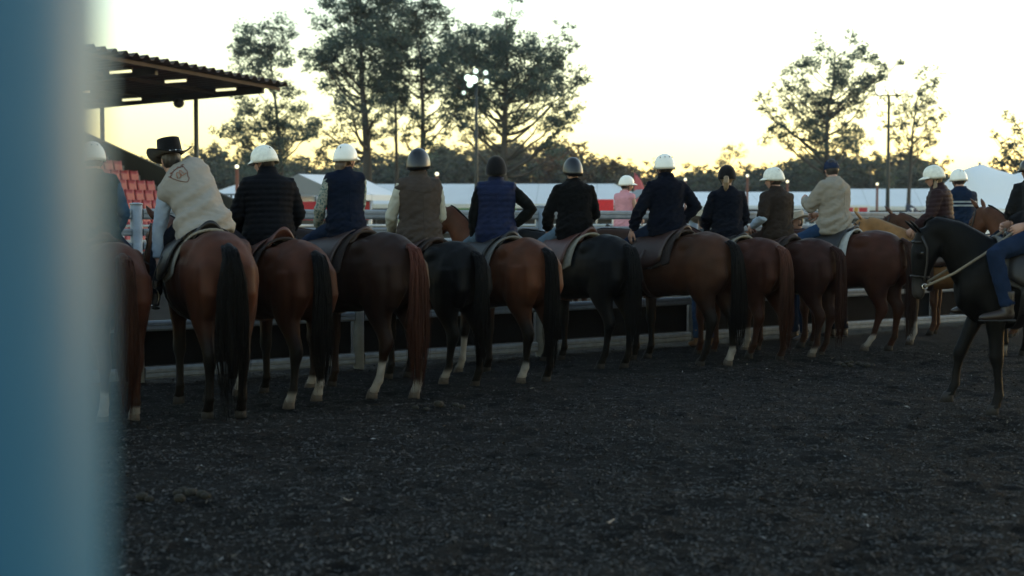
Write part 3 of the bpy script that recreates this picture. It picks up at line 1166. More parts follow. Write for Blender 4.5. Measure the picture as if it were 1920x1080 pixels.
def person(spec):
    """spec: matrix (world placement), pose and clothing; returns the body object"""
    g = spec.get
    sp = Spine(g('lean', 8), g('side', 0), g('twist', 0), g('head', (0, 0, 0)))
    HM = sp.head_matrix()
    bulk = g('bulk', 1.0)
    legs = g('seat', 'astride')
    arm = {}
    for nm, s in (('l', 1), ('r', -1)):
        sh = sp((-0.005, s * 0.165 * bulk, 0.425))
        ua, fa = g('arm_' + nm, ((.25, s * .22, -.94), (.85, -s * .30, -.30)))
        ua, fa = V(ua).normalized(), V(fa).normalized()
        el = sh + ua * 0.29
        wr = el + fa * 0.25
        arm[nm] = (sh, el, wr, fa, s)
    leg = {}
    for nm, s in (('l', 1), ('r', -1)):
        if legs == 'astride':
            hip = V((0.0, s * .085, -0.03))
            kn = V((g('knee_x', .30), s * g('knee_y', .345), g('knee_z', -.20)))
            an = kn + V((-.10, s * .035, -.43))
            toe = an + V((.19, s * .02, -.045))
        else:
            hip = V((0.0, s * .085, -0.03))
            kn = V((.02, s * .10, -.47))
            an = V((-.02, s * .11, -.90))
            toe = an + V((.19, s * .03, -.06))
        leg[nm] = (hip, kn, an, toe, s)
    # body: one continuous skin, then fingers
    b = MB()
    face_into(b, HM)
    torso_into(b, sp, -0.018, bulk=bulk)
    for nm in 'lr':
        sh, el, wr, fa, s = arm[nm]
        b.limb([sp((0, s * .09, .43)), sh, sh.lerp(el, .5), el, el.lerp(wr, .35), el.lerp(wr, .8), wr + fa * .02],
               [.05, .050, .044, .038, .040, .028, .026], None, (1, 0, .2), 10)
        hip, kn, an, toe, s = leg[nm]
        b.limb([hip + V((0, 0, .05)), hip.lerp(kn, .3), hip.lerp(kn, .7), kn, kn.lerp(an, .3), kn.lerp(an, .75), an, an - V((0, 0, .03))],
               [.07, .075, .058, .048, .05, .036, .030, .026], None, (0, 1, 0), 10)
    me = fuse(b, 0.0135, 2, 0.45)
    hb = MB()
    for nm in 'lr':
        sh, el, wr, fa, s = arm[nm]
        hd, pn, curl = g('hand_' + nm, (fa, V((0, -s, -.35)), .75))
        hand_into(hb, wr + fa * .01, hd, pn, s, curl)
    bm = bmesh.new()
    bm.from_mesh(me)
    bm.from_mesh(hb.mesh())
    bm.to_mesh(me)
    bm.free()
    me.shade_smooth()
    root = link('person', me, g('skin', M_skin))
    root.matrix_world = g('matrix')
    tag(root, g('label'), 'person', g('group'))
    for s in (-1, 1):
        e = MB().ball(tuple(HM @ V((0.098, s * .031, .117))), .0105, 8, 6)
        e.build('eye', M_eye, root)
    # upper clothing
    top = g('top')            # dict: kind jacket/vest/shirt, mat, sleeve, puff
    seed = g('seed', 1) * 3.7
    grow = top.get('grow', 0.030)
    tm = top['mat']
    sm = top.get('sleeve')
    axis = tuple((sp((0, 0, .45)) - sp((0, 0, 0))).normalized())

    def sleeves(bb, gr, upto=1.0):
        for nm in 'lr':
            sh, el, wr, fa, s = arm[nm]
            pts = [sp((0, s * .085, .428)), sh + V((0, 0, -.005)), sh.lerp(el, .35), sh.lerp(el, .75), el, el.lerp(wr, .3), el.lerp(wr, .7), el.lerp(wr, 0.98)]
            ra = [.062 + gr, .060 + gr, .054 + gr, .048 + gr, .046 + gr, .045 + gr, .038 + gr, .033 + gr * .8]
            if upto < 1:
                m_ = 5 if upto < .6 else 6
                pts, ra = pts[:m_], ra[:m_]
            bb.limb(pts, ra, None, (1, 0, .2), 12)

    def collar(bb, r, h):
        c0, c1 = sp((-0.006, 0, .485)), HM @ V((-0.010, 0, -.01 + h))
        bb.limb([c0, c0.lerp(c1, .5), c1], [r + .022, r + .006, r], [r + .032, r + .010, r + .002], (1, 0, 0), 16)

    kind = top['kind']
    z0 = top.get('hem', -0.13)
    j = MB()
    torso_into(j, sp, grow, z0=z0, bulk=bulk, flare=top.get('flare', 0.014), shoulder=top.get('shoulder', 0.0))
    collar(j, .060 + grow * .5, top.get('collar', .028))
    if kind == 'jacket':
        sleeves(j, grow * .62)
    elif kind == 'short':
        sleeves(j, grow * .7, 0.5)
    else:
        for nm in 'lr':       # armhole edge of a vest
            sh, el, wr, fa, s = arm[nm]
            j.limb([sp((0, s * .08, .43)), sh + (el - sh) * .01, sh.lerp(el, .07)], [.066 + grow, .062 + grow, .046 + grow * .6], None, (1, 0, .2), 12)
    jm = fuse(j, 0.0125, 3, 0.45)
    wrinkle(jm, top.get('wrinkle', .007), top.get('wfreq', (9, 9, 26)), seed=seed, puff=top.get('puff'), axis=axis, fine=top.get('fine', .5))
    jname = {'jacket': 'jacket', 'short': 'jacket', 'vest': 'vest', 'shirt': 'shirt'}[kind]
    jo = link(jname, jm, tm, root)
    if top.get('seam') is not None:                    # stitched yoke and centre seams across the back
        bv = BVHTree.FromPolygons([v.co.copy() for v in jm.vertices], [tuple(p.vertices) for p in jm.polygons])

        def onto(u, z):
            o_ = sp((-0.5, u, z))
            dr = (sp((0, u, z)) - o_).normalized()
            hit = bv.ray_cast(o_, dr)
            return (hit[0] if hit[0] else sp((-.15, u, z))) - dr * .001
        MB().tube([onto(-.15 + .30 * k / 12, top['seam'] + .012 * math.cos(k / 12 * 6.28)) for k in range(13)], .0035, 4).build('seam', tm, jo, fix=False)
        MB().tube([onto(0.0, .02 + (top['seam'] - .02) * k / 10) for k in range(11)], .003, 4).build('seam', tm, jo, fix=False)
    if sm is not None:
        j = MB()
        torso_into(j, sp, grow * 0.2, z0=-0.13, bulk=bulk)
        sleeves(j, top.get('sleeve_grow', .012))
        collar(j, .058, .030)
        jm2 = fuse(j, 0.0125, 2, 0.45)
        wrinkle(jm2, top.get('swrinkle', .007), (14, 14, 26), seed=seed + 2)
        link('shirt', jm2, sm, root)
    # trousers
    t = MB()
    torso_into(t, sp, 0.012, z0=-0.13, z1=0.06, bulk=bulk, flare=.005)
    for nm in 'lr':
        hip, kn, an, toe, s = leg[nm]
        t.limb([hip + V((-.02, -s * .01, .04)), hip.lerp(kn, .18), hip.lerp(kn, .5), hip.lerp(kn, .85), kn, kn.lerp(an, .3), kn.lerp(an, .7), an + V((0, 0, .02))],
               [.098, .100, .088, .074, .070, .066, .060, .060], None, (0, 1, 0), 12)
    tme = fuse(t, 0.016, 3, 0.45)
    wrinkle(tme, .007, (16, 16, 20), seed=seed + 5)
    link('trousers', tme, g('trousers', C_denim), root)
    # boots
    for nm in 'lr':
        hip, kn, an, toe, s = leg[nm]
        bt = MB()
        fw = (toe - an)
        fw.z = 0
        fw.normalize()
        bt.limb([an + V((0, 0, .14)), an + V((0, 0, .05)), an + V((.005, 0, 0)) - V((0, 0, .02))], [.050, .048, .046], None, (1, 0, 0), 12)
        bt.limb([an - fw * .045 - V((0, 0, .045)), an + fw * .03 - V((0, 0, .04)), an + fw * .12 - V((0, 0, .055)), an + fw * .19 - V((0, 0, .062)), an + fw * .225 - V((0, 0, .066))],
                [.036, .044, .036, .028, .012], [.034, .040, .046, .040, .018], (0, 0, 1), 12)
        bo = link('boot', fuse(bt, .012, 2), g('boots', M_boot), root)
        so = MB()
        q = an - V((0, 0, .088))
        so.limb([q - fw * .055, q - fw * .01, q + fw * .02, q + fw * .13, q + fw * .21, q + fw * .23], [.012, .012, .007, .007, .006, .004], [.034, .036, .030, .045, .036, .014], (0, 0, 1), 8)
        so.build('sole', M_strap, bo)
    # hair
    hair = g('hair', M_haird)
    if hair is not None:
        h = MB()
        k = len(h.v)
        h.ball((-0.004, 0, .128), (.092, .081, .114), 16, 12)
        for i in range(len(h.v)):
            x, y, z = h.v[i]
            if x > 0.055:
                h.v[i] = (0.055, y * .9, z)
        if g('hairstyle') == 'ponytail':
            h.limb([(-.085, 0, .105), (-.125, 0, .095), (-.14, 0, .04), (-.125, 0.005, -.03), (-.115, .01, -.075)], [.024, .034, .036, .030, .010], None, (1, 0, 0), 10)
        elif g('hairstyle') == 'long':
            h.limb([(-.04, 0, .10), (-.062, 0, .04), (-.060, 0, -.02), (-.07, 0, -.06)], [.05, .042, .034, .02], [.07, .068, .055, .035], (1, 0, 0), 12)
        elif g('hairstyle') == 'side':
            h.limb([(0.01, .07, .07), (0.03, .085, 0.0), (0.06, .09, -.08), (0.075, .085, -.15), (.08, .08, -.20)], [.022, .028, .030, .026, .008], None, (1, 0, 0), 10)
        h.map(lambda p: HM @ p, k)
        hm = fuse(h, .012, 2)
        wrinkle(hm, .004, (60, 60, 6), seed)
        link('hair', hm, hair, root)
    hat = g('hat')
    if hat:
        fn, kw = hat
        fn(root, HM, **kw)
    return root, HM, sp, jo
# ------------------------------------------------------------------ the cast
BAY = dict(coat=(.046, .0155, .0080), dark=(.012, .0048, .0030), points=(.0032, .0026, .0024), mane=(.0024, .0023, .0024))
BROWN = dict(coat=(.0165, .0075, .0050), dark=(.0068, .0035, .0026), points=None, mane=(.034, .0125, .0080))
CHEST = dict(coat=(.043, .0142, .0080), dark=(.017, .0060, .0038), points=None, mane=(.034, .0135, .0085))
BLACK = dict(coat=(.0024, .0023, .0025), dark=(.0016, .0015, .0016), points=None, mane=(.0030, .0030, .0033))
BUCK = dict(coat=(.26, .135, .055), dark=(.15, .075, .035), points=(.03, .022, .018), mane=(.24, .19, .13))

P_wool = mat('pale_wool_pad', (0.20, 0.18, 0.145), 0.95, var=0.2, scale=30, bump=0.5, bscale=120)
P_dark = mat('dark_felt_pad', (0.014, 0.008, 0.007), 0.95, var=0.2, scale=30, bump=0.4, bscale=120)
P_grey = mat('grey_felt_pad', (0.10, 0.098, 0.095), 0.95, var=0.2, scale=30, bump=0.4, bscale=120)
P_white = mat('white_wool_pad', (0.36, 0.36, 0.35), 0.95, var=0.15, scale=30, bump=0.5, bscale=120)
L_red = mat('red_brown_leather', (0.060, 0.017, 0.010), 0.45, var=0.25, scale=14, bump=0.15, bscale=90)

LINE = 'riders mounted in the line along the fence'
HLINE = 'horses standing in the line along the fence'


def stand(hx, hy, a, s):
    """world place of a horse whose hind hooves stand at (hx, hy), heading a degrees clockwise from +Y"""
    ar = R(a)
    return (hx + 0.60 * s * math.sin(ar), hy + 0.60 * s * math.cos(ar), 0.0), R(90 - a)


def line_horse(hx, hy, a, s, label, coat, **kw):
    loc, rz = stand(hx, hy, a, s)
    d = dict(coat)
    d.update(kw)
    d.update(loc=loc, rz=rz, scale=s, label=label)
    return horse(d)


def seat_on(h, scale=1.0, x=0.13, z=1.585, turn=0.0):
    s = h.scale[0]
    return (Matrix.Translation(h.location) @ Matrix.Rotation(h.rotation_euler[2], 4, 'Z') @
            Matrix.Translation((x * s, 0, z * s)) @ Matrix.Rotation(R(turn), 4, 'Z') @ Matrix.Diagonal((scale, scale, scale, 1)))


def tack(h, label, leather, pad, cantle=0.09, padlen=1.0):
    o = saddle(h, label, leather, pad, padlen, cantle)
    o.location = o.matrix_basis @ V((0.09, 0, 0))
    return o


REST = ((.25, .20, -.94), (.80, -.30, -.35))


def arms(l=None, r=None):
    d = {}
    if l:
        d['arm_l'] = l
    if r:
        d['arm_r'] = r
    return d


# 1: chestnut mostly behind the blue post
h, _ = line_horse(-3.12, 11.229, -29, .947, 'chestnut horse half hidden by the blurred blue post at left', CHEST, seed=1,
                  socks={'hl': .26, 'hr': .12}, tail=dict(w=.085, end=.10), neck=(1.15, .1, 1.5, 10, 45))
tack(h, 'brown saddle on the chestnut horse beside the blue post', M_leather, P_dark)
person(dict(matrix=seat_on(h, .95), label='rider in teal vest and denim sleeves beside the blurred blue post', lean=12, head=(0, 5, 0),
            top=dict(kind='vest', mat=cloth('teal_vest', (.0080, .028, .036)), sleeve=cloth('denim_sleeve', (.038, .080, .14), bump=.35)),
            hat=(helmet, dict(shell=M_helm_white)), seed=1, **arms(l=((.35, .25, -.9), (.8, -.2, .1)), r=((.15, -.35, -.93), (.55, .25, -.75)))))

# 2: bay seen square from behind, tail down to the ground
h, _ = line_horse(-2.325, 11.44, -25, 1.0, 'big bay horse with wide black tail reaching the ground', BAY, seed=2, fat=1.06,
                  socks={}, tail=dict(w=.125, end=.06), neck=(1.12, .15, 1.55, 14, 50), legs={'hl': (.02, .0, 0), 'hr': (-.02, .0, 0)})
tack(h, 'dark stock saddle under the rider in black cowboy hat', M_dleather, P_wool, .10)
rider2 = person(dict(matrix=seat_on(h, 1.03, turn=-10), label='rider in black cowboy hat and pale tan vest leaning far left', lean=40, side=47, head=(14, -10, -2),
                     bulk=1.06, top=dict(kind='vest', mat=cloth('tan_canvas', (.265, .245, .220), var=.06), sleeve=cloth('pale_chambray', (.28, .34, .43), var=.15), grow=.044, wrinkle=.020, wfreq=(4.5, 4.5, 11), fine=.15, flare=.035, shoulder=.012, sleeve_grow=.014),
                     trousers=C_ddenim, hat=(cowboy_hat, dict(felt=M_felt_black, brim=1.12)), seed=2,
                     arm_l=((.12, .18, -.97), (.05, .06, -1.0)), arm_r=((.45, -.2, -.8), (.75, .4, -.4)), hand_l=(V((.25, .0, -.95)), V((0, -1, 0)), .35)))

# 3: bay with black points and two white pasterns
h, _ = line_horse(-1.764, 12.157, -36, .947, 'bay horse with narrow black tail and white hind pasterns', BAY, seed=3,
                  socks={'hl': .13, 'hr': .22, 'fl': .36}, tail=dict(w=.092, end=.22), neck=(1.12, -.2, 1.48, -20, 45), legs={'hl': (-.04, .06, 0), 'hr': (.12, .05, .03), 'fl': (.0, .02, 0)})
tack(h, 'round red-brown saddle under the rider in black puffer jacket', L_red, P_dark, .13)
person(dict(matrix=seat_on(h, .97, turn=-18), label='rider in black quilted jacket and scuffed white helmet looking left', lean=9, head=(48, 12, 0), bulk=1.12,
            top=dict(kind='jacket', mat=cloth('black_quilt', (.0030, .0038, .0062), .75, bump=.1), puff=(.052, .010), grow=.045, wrinkle=.004, collar=.06, shoulder=.01), trousers=C_ddenim,
            hat=(helmet, dict(shell=M_helm_worn, peak=.045, vents=2, back=.045)), seed=3, **arms(l=((.20, .34, -.92), (.70, -.25, -.6)), r=((.20, -.34, -.92), (.70, .25, -.6)))))

# 4: dark brown with long red-brown tail and white sock
h, _ = line_horse(-1.033, 12.70, -45, .985, 'dark brown horse with long red-brown tail and tall white sock', BROWN, seed=4, fat=1.05,
                  socks={'hl': .34, 'hr': .15, 'fl': .12}, tail=dict(w=.105, end=.14, top=(.060, .020, .014)), neck=(1.15, .15, 1.45, 10, 50), legs={'hl': (.16, .02, 0), 'hr': (-.12, .0, 0)})
tack(h, 'maroon-brown saddle on the dark brown horse with red-brown tail', M_leather, P_dark, .07)
person(dict(matrix=seat_on(h, .93, turn=-20), label='rider in navy vest, floral sleeves and clean white helmet facing right', lean=6, head=(-62, 4, 0), bulk=.98,
            top=dict(kind='vest', mat=cloth('navy_vest', (.0040, .0076, .0185)), sleeve=cloth('floral_print', (.42, .42, .36), scale=42, col2=(.02, .075, .085), var=.5), grow=.036, puff=(.10, .004), wrinkle=.008, collar=.045, seam=.38),
            hat=(helmet, dict(shell=M_helm_white, peak=.06, vents=2)), hair=M_hairb, hairstyle='long', trousers=C_denim, seed=4,
            **arms(l=((.25, .26, -.93), (.62, -.10, -.70)), r=((.35, -.1, -.93), (.8, .4, -.3)))))

# 5: small black horse
h, _ = line_horse(-.469, 13.59, -41, .928, 'small black horse with one white hind foot', BLACK, seed=5, fat=1.0,
                  socks={'hl': .17}, tail=dict(w=.075, end=.22), neck=(1.12, .1, 1.45, 10, 50), legs={'hl': (.14, 0, .035), 'hr': (-.06, 0, 0)})
tack(h, 'brown saddle on the small black horse', M_leather, P_dark, .05)
person(dict(matrix=seat_on(h, 1.05, turn=-22), label='rider in brown vest, cream sleeves and glossy black helmet', lean=7, head=(-26, 3, 0), bulk=1.04,
            top=dict(kind='vest', mat=cloth('brown_moleskin_vest', (.052, .041, .035), scale=6), sleeve=cloth('cream_shirt', (.40, .39, .33), var=.08), grow=.038, wrinkle=.009, collar=.06, seam=.38),
            hat=(helmet, dict(shell=M_helm_black, peak=.02, vents=2, back=.085)), trousers=C_moleskin, seed=5, hairstyle='short',
            **arms(l=((.20, .30, -.93), (.72, -.22, -.62)), r=((.25, -.22, -.94), (.8, .3, -.4)))))

# 6: bright bay turning its head left
h, _ = line_horse(.225, 13.945, -34, .941, 'bright bay horse with black tail, its head raised and turned left', dict(BAY, coat=(.066, .0225, .0100)), seed=6,
                  socks={'hl': .20, 'fl': .40}, tail=dict(w=.082, end=.17), neck=(1.00, .14, 1.78, 52, 50), mane_side=-1, legs={'hl': (.05, 0, 0), 'hr': (-.04, 0, 0), 'fl': (.1, .05, 0)})
tack(h, 'black saddle on the bright bay horse', M_dleather, P_grey, .09)
person(dict(matrix=seat_on(h, .95, turn=-28), label='rider in blue quilted vest with black sleeves, right hand on hip', lean=5, head=(-6, 2, 0), bulk=1.06,
            top=dict(kind='vest', mat=cloth('blue_quilt', (.0085, .0140, .042), .65, bump=.12), sleeve=cloth('black_knit', (.0030, .0038, .0040)), puff=(.060, .007), grow=.038, wrinkle=.006, collar=.05, seam=.37, sleeve_grow=.018),
            hat=(helmet, dict(shell=M_helm_velvet, peak=.03, vents=0, back=.09)), trousers=C_ldenim, seed=6,
            arm_l=((.10, .22, -.97), (.35, -.05, -.93)), arm_r=((-.10, -.72, -.68), (.10, .72, -.66))))

# 7: black horse with pale pad
h, _ = line_horse(1.114, 15.24, -37, .954, 'black horse carrying a saddle with a pale grey pad', BLACK, seed=7, fat=1.05,
                  socks={}, tail=dict(w=.090, end=.20), neck=(1.12, .1, 1.45, 5, 50), legs={'hl': (.10, 0, 0), 'hr': (-.02, 0, 0)})
tack(h, 'red-brown saddle with pale pad on the black horse', L_red, P_wool, .10)
person(dict(matrix=seat_on(h, .98, turn=-24), label='rider in black jacket, light jeans and shiny black helmet', lean=9, head=(4, 2, 0), bulk=1.05,
            top=dict(kind='jacket', mat=cloth('black_soft_shell', (.0026, .0028, .0033)), grow=.038, wrinkle=.011, collar=.035, seam=.36),
            hat=(helmet, dict(shell=M_helm_black, peak=.02, vents=0, back=.09)), trousers=C_ldenim, seed=7,
            **arms(l=((.32, .34, -.88), (.62, -.1, -.72)), r=((.15, -.30, -.94), (.75, .3, -.4)))))

# 8: brown bay with heavy black tail
h, _ = line_horse(2.228, 15.517, -43, .974, 'brown bay horse with thick black tail and tan flank patch', dict(BAY, coat=(.038, .0155, .0078)), seed=8, fat=1.07,
                  socks={'hr': .20}, tail=dict(w=.115, end=.24, sway=-.05), neck=(1.2, .1, 1.42, 10, 50), legs={'hl': (.10, 0, 0), 'hr': (-.06, .05, 0)})
tack(h, 'brown leather saddle with square flap on the brown bay horse', M_leather, P_dark, .09)
person(dict(matrix=seat_on(h, 1.0, turn=-24), label='rider in navy fleece and vented white helmet, left hand on thigh', lean=6, head=(10, 4, 0), bulk=1.06,
            top=dict(kind='jacket', mat=cloth('navy_fleece', (.0030, .0045, .0100), .95), grow=.042, wrinkle=.010, collar=.06),
            hat=(helmet, dict(shell=M_helm_white, peak=.045, vents=5)), trousers=C_denim, seed=8,
            arm_l=((.08, .46, -.88), (.36, .22, -.90)), hand_l=(V((.35, .12, -.9)), V((.25, -.9, -.2)), .22), arm_r=((-.12, -.62, -.75), (.35, .62, -.70))))

# 9: chestnut, red tail
h, _ = line_horse(2.893, 16.04, -34, .928, 'red chestnut horse with long matching red tail', CHEST, seed=9, fat=1.04,
                  socks={}, tail=dict(w=.100, end=.14, top=(.070, .027, .017)), neck=(1.05, .15, 1.60, 15, 50), legs={'hl': (.15, .02, .04), 'hr': (-.05, .05, 0)})
tack(h, 'dark saddle with pale trim on the red chestnut horse', M_dleather, P_wool, .07)
person(dict(matrix=seat_on(h, .96, turn=-24), label='rider in dark navy top and black helmet with brown ponytail', lean=6, head=(-22, 4, 0), bulk=.97,
            top=dict(kind='jacket', mat=cloth('dark_navy', (.0030, .0045, .0098), .8), grow=.034, wrinkle=.010),
            hat=(helmet, dict(shell=M_helm_velvet, peak=.04, vents=0)), hair=M_hairl, hairstyle='ponytail', trousers=C_ddenim, seed=9,
            **arms(l=((.20, .30, -.93), (.7, -.25, -.6)), r=((.20, -.30, -.93), (.7, .25, -.6)))))

# 10: liver chestnut
h, _ = line_horse(3.597, 16.54, -41, .918, 'liver chestnut horse with a thin tail and white hind pastern', dict(CHEST, coat=(.025, .0086, .0056), mane=(.024, .0095, .0068)), seed=10,
                  socks={'hl': .12, 'fl': .30}, tail=dict(w=.070, end=.18), neck=(1.2, .1, 1.42, 10, 50), legs={'hl': (.02, 0, 0), 'hr': (.08, 0, 0)})
tack(h, 'brown saddle on the liver chestnut horse', M_leather, P_dark, .07)
person(dict(matrix=seat_on(h, .97, x=.10, turn=-16), label='rider in brown jacket with pale blue forearms and white helmet facing left', lean=7, head=(42, 6, 0), bulk=.97,
            top=dict(kind='short', mat=cloth('brown_oilskin', (.022, .0160, .0130), .7), sleeve=cloth('pale_blue_shirt', (.30, .37, .47)), grow=.040, wrinkle=.009, collar=.035, sleeve_grow=.016),
            hat=(helmet, dict(shell=M_helm_worn, peak=.05, vents=3)), trousers=C_moleskin, seed=10,
            arm_l=((-.28, .36, -.88), (.92, -.05, -.38)), arm_r=((.25, -.2, -.94), (.8, .3, -.3))))

# 11: chestnut with white pad at the right end of the line
h, _ = line_horse(4.567, 17.276, -50, .974, 'chestnut horse at the right end of the line, white hind sock', CHEST, seed=11, fat=1.03,
                  socks={'hl': .20}, tail=dict(w=.072, end=.18, col=(.018, .009, .008), top=(.03, .014, .01)), neck=(1.2, .1, 1.40, 10, 50), legs={'hl': (.22, .02, 0), 'hr': (.02, 0, 0)})
tack(h, 'dark saddle with thick white pad under the rider in tan jacket', M_dleather, P_white, .08)
person(dict(matrix=seat_on(h, 1.07, turn=-14), label='rider in pale tan jacket and navy baseball cap', lean=12, side=-6, head=(-34, 10, 0), bulk=1.06,
            top=dict(kind='jacket', mat=cloth('tan_oilskin', (.235, .208, .172), var=.1), grow=.042, wrinkle=.015, wfreq=(7, 7, 18), fine=.3, collar=.03, seam=.37),
            hat=(cap, dict(m=cloth('navy_cap', (.016, .026, .058)))), trousers=C_mdenim, seed=11,
            **arms(l=((.45, .30, -.84), (.75, -.5, .35)), r=((.35, -.2, -.9), (.8, .4, -.1)))))

# ---- right hand group
h, HMb = horse(dict(BLACK, loc=(4.42, 11.75, 0), rz=R(178), scale=.955, label='black horse walking in from the right edge with rope reins', seed=12,
                    neck=(1.06, .03, 1.545, 4, 84, .90), arch=.17, neckhint=(-.25, 0, .97), muzzle=(.030, .026, .024), socks={}, tail=dict(w=.09, end=.25), mane_side=-1,
                    legs={'fl': (-.05, .0, 0), 'fr': (.27, .0, .09), 'hl': (.10, 0, 0), 'hr': (-.15, 0, 0)}))
black_horse = h
tack(h, 'dark saddle with pale grey pad on the black horse at the right edge', M_dleather, P_grey, .09)
rider_b = person(dict(matrix=seat_on(h, 1.04, x=.03), label='rider in blue jeans holding rope reins at the right edge', lean=-2, head=(5, 6, 0), bulk=1.05,
                      top=dict(kind='jacket', mat=cloth('black_rider_jacket', (.0075, .008, .010)), grow=.040, wrinkle=.008), hat=(helmet, dict(shell=M_helm_black, peak=.03, vents=2)),
                      trousers=C_denim, knee_x=.49, knee_z=-.17, seed=12, arm_l=((-.05, .20, -.97), (.80, -.20, -.35)), arm_r=((-.05, -.20, -.97), (.80, .20, -.30))))


def reins(h, HM, body, label):
    root = empty('reins', h.location, h.rotation_euler[2])
    root.scale = h.scale
    hw = h.matrix_basis.inverted()
    rope = mat('cream_rope', (0.20, 0.165, 0.12), 0.9, var=0.25, scale=60, bump=0.6, bscale=150)
    co = coords(body.data)
    far = co[np.argsort(-co[:, 0])[:4000]]
    for s, nm in ((1, 'rein'), (-1, 'rein')):
        bit = HM @ V((0.49, s * .068, -.04))
        sel = [c for c in co if (c[1] > 0) == (s > 0) and .25 < c[2] + .3 < .65]
        hand = max(sel, key=lambda c: c[0])
        hp = hw @ (body.matrix_basis @ V((hand[0] - .05, hand[1], hand[2])))
        pts = [bit, bit.lerp(hp, .3) + V((0, s * .06, -.030)), bit.lerp(hp, .65) + V((0, s * .06, -.025)), hp]
        MB().tube(pts, .012, 8).build(nm, rope, root, fix=False)
    tag(root, label, 'reins')


reins(black_horse, HMb, rider_b[0], 'cream rope reins on the black horse at the right edge')

h, _ = horse(dict(BAY, loc=(5.98, 16.2, 0), rz=R(98), scale=.99, label='bay horse beyond the black one, ears up, seen from behind its neck', coat=(.075, .030, .016), seed=13,
                  neck=(1.02, .16, 1.70, 14, 55), socks={'fl': .12}, tail=dict(w=.09, end=.25)))
tack(h, 'brown saddle on the bay horse beyond the black one', M_leather, P_dark, .08)
person(dict(matrix=seat_on(h, .92), label='rider in black with dark helmet cut by the right edge, behind the reins', lean=8, head=(20, 4, 0),
            top=dict(kind='jacket', mat=cloth('black_wool', (.009, .010, .012)), grow=.036), hat=(helmet, dict(shell=M_helm_black, peak=.05, vents=2)), seed=13, trousers=C_ddenim))

h, _ = horse(dict(BUCK, loc=(5.62, 18.2, 0), rz=R(163), scale=.93, label='pale buckskin horse with cream mane facing left near the fence', seed=14, neck=(1.18, .0, 1.66, 0, 45), socks={'fl': .3, 'fr': .3}, mane_side=-1, tail=dict(w=.09, end=.25)))
tack(h, 'brown saddle on the buckskin horse', M_leather, P_dark, .08)
person(dict(matrix=seat_on(h, 1.04, turn=-8), label='rider in maroon hooded puffer jacket and white helmet in profile', lean=10, head=(14, 10, 0),
            top=dict(kind='jacket', mat=cloth('maroon_quilt', (.024, .0125, .0140), .6, bump=.1), puff=(.055, .009), grow=.045, wrinkle=.004, collar=.045), hairstyle='side', hair=M_hairl,
            hat=(helmet, dict(shell=M_helm_worn, peak=.065, vents=0)), seed=14, trousers=C_ddenim, **arms(l=((.22, .36, -.90), (.72, -.15, -.55)), r=((.22, -.36, -.90), (.72, .15, -.55)))))

h, _ = horse(dict(BAY, loc=(6.30, 19.55, 0), rz=R(152), scale=.95, label='brown horse with raised head beyond the buckskin', coat=(.050, .0215, .0125), points=(.05, .022, .012), seed=15, neck=(1.10, .05, 1.70, 6, 42), socks={}, tail=dict(w=.09, end=.25)))
tack(h, 'dark saddle on the brown horse beyond the buckskin', M_dleather, P_grey, .08)
r15 = person(dict(matrix=seat_on(h, 1.0, turn=-48), label='rider in blue jacket with grey chest stripes and white helmet', lean=10, head=(0, 6, 0), bulk=1.04,
                  top=dict(kind='jacket', mat=cloth('blue_work_jacket', (.0060, .0145, .034)), grow=.042, wrinkle=.008), hat=(helmet, dict(shell=M_helm_white, peak=.05, vents=2)), seed=15))
stripe = mat('grey_stripe', (.24, .27, .29), .7, var=.15)
bvh = BVHTree.FromPolygons([v.co.copy() for v in r15[3].data.vertices], [tuple(p.vertices) for p in r15[3].data.polygons])
for z0, z1 in ((.325, .350), (.275, .300)):
    g = []
    for k in range(25):
        a = R(90 + 180 * k / 24)
        row = []
        for z in (z0, z1):
            o_ = r15[2]((0, 0, z))
            dr = V((math.cos(a), math.sin(a), 0))
            hit = bvh.ray_cast(o_ + dr * 0.5, -dr)
            row.append((hit[0] + dr * .004) if hit[0] else o_ + dr * .2)
        g.append(row)
    MB().sheet(g).build('stripe', stripe, r15[3])

# rider beyond the fence
h, _ = horse(dict(CHEST, loc=(1.62, 22.0, 0), rz=R(28), scale=.97, label='chestnut horse beyond the fence carrying the rider in pink', seed=16, neck=(1.10, 0, 1.66, 0, 45), socks={}, tail=dict(w=.09, end=.25)))
tack(h, 'dark saddle on the horse beyond the fence', M_dleather, P_dark, .08)
person(dict(matrix=seat_on(h, .93, turn=20), label='rider in pink shirt and white helmet beyond the fence', lean=6, head=(-38, 4, 0), bulk=.95,
            top=dict(kind='shirt', mat=cloth('pink_shirt', (.55, .26, .30), var=.1), grow=.022, wrinkle=.006), hat=(helmet, dict(shell=M_helm_white, peak=.06, vents=0)), seed=16, trousers=C_ddenim))

# people on foot by the fence
def on_foot(x, y, rz, s):
    return Matrix.Translation((x, y, 0.99 * s)) @ Matrix.Rotation(rz, 4, 'Z') @ Matrix.Diagonal((s, s, s, 1))


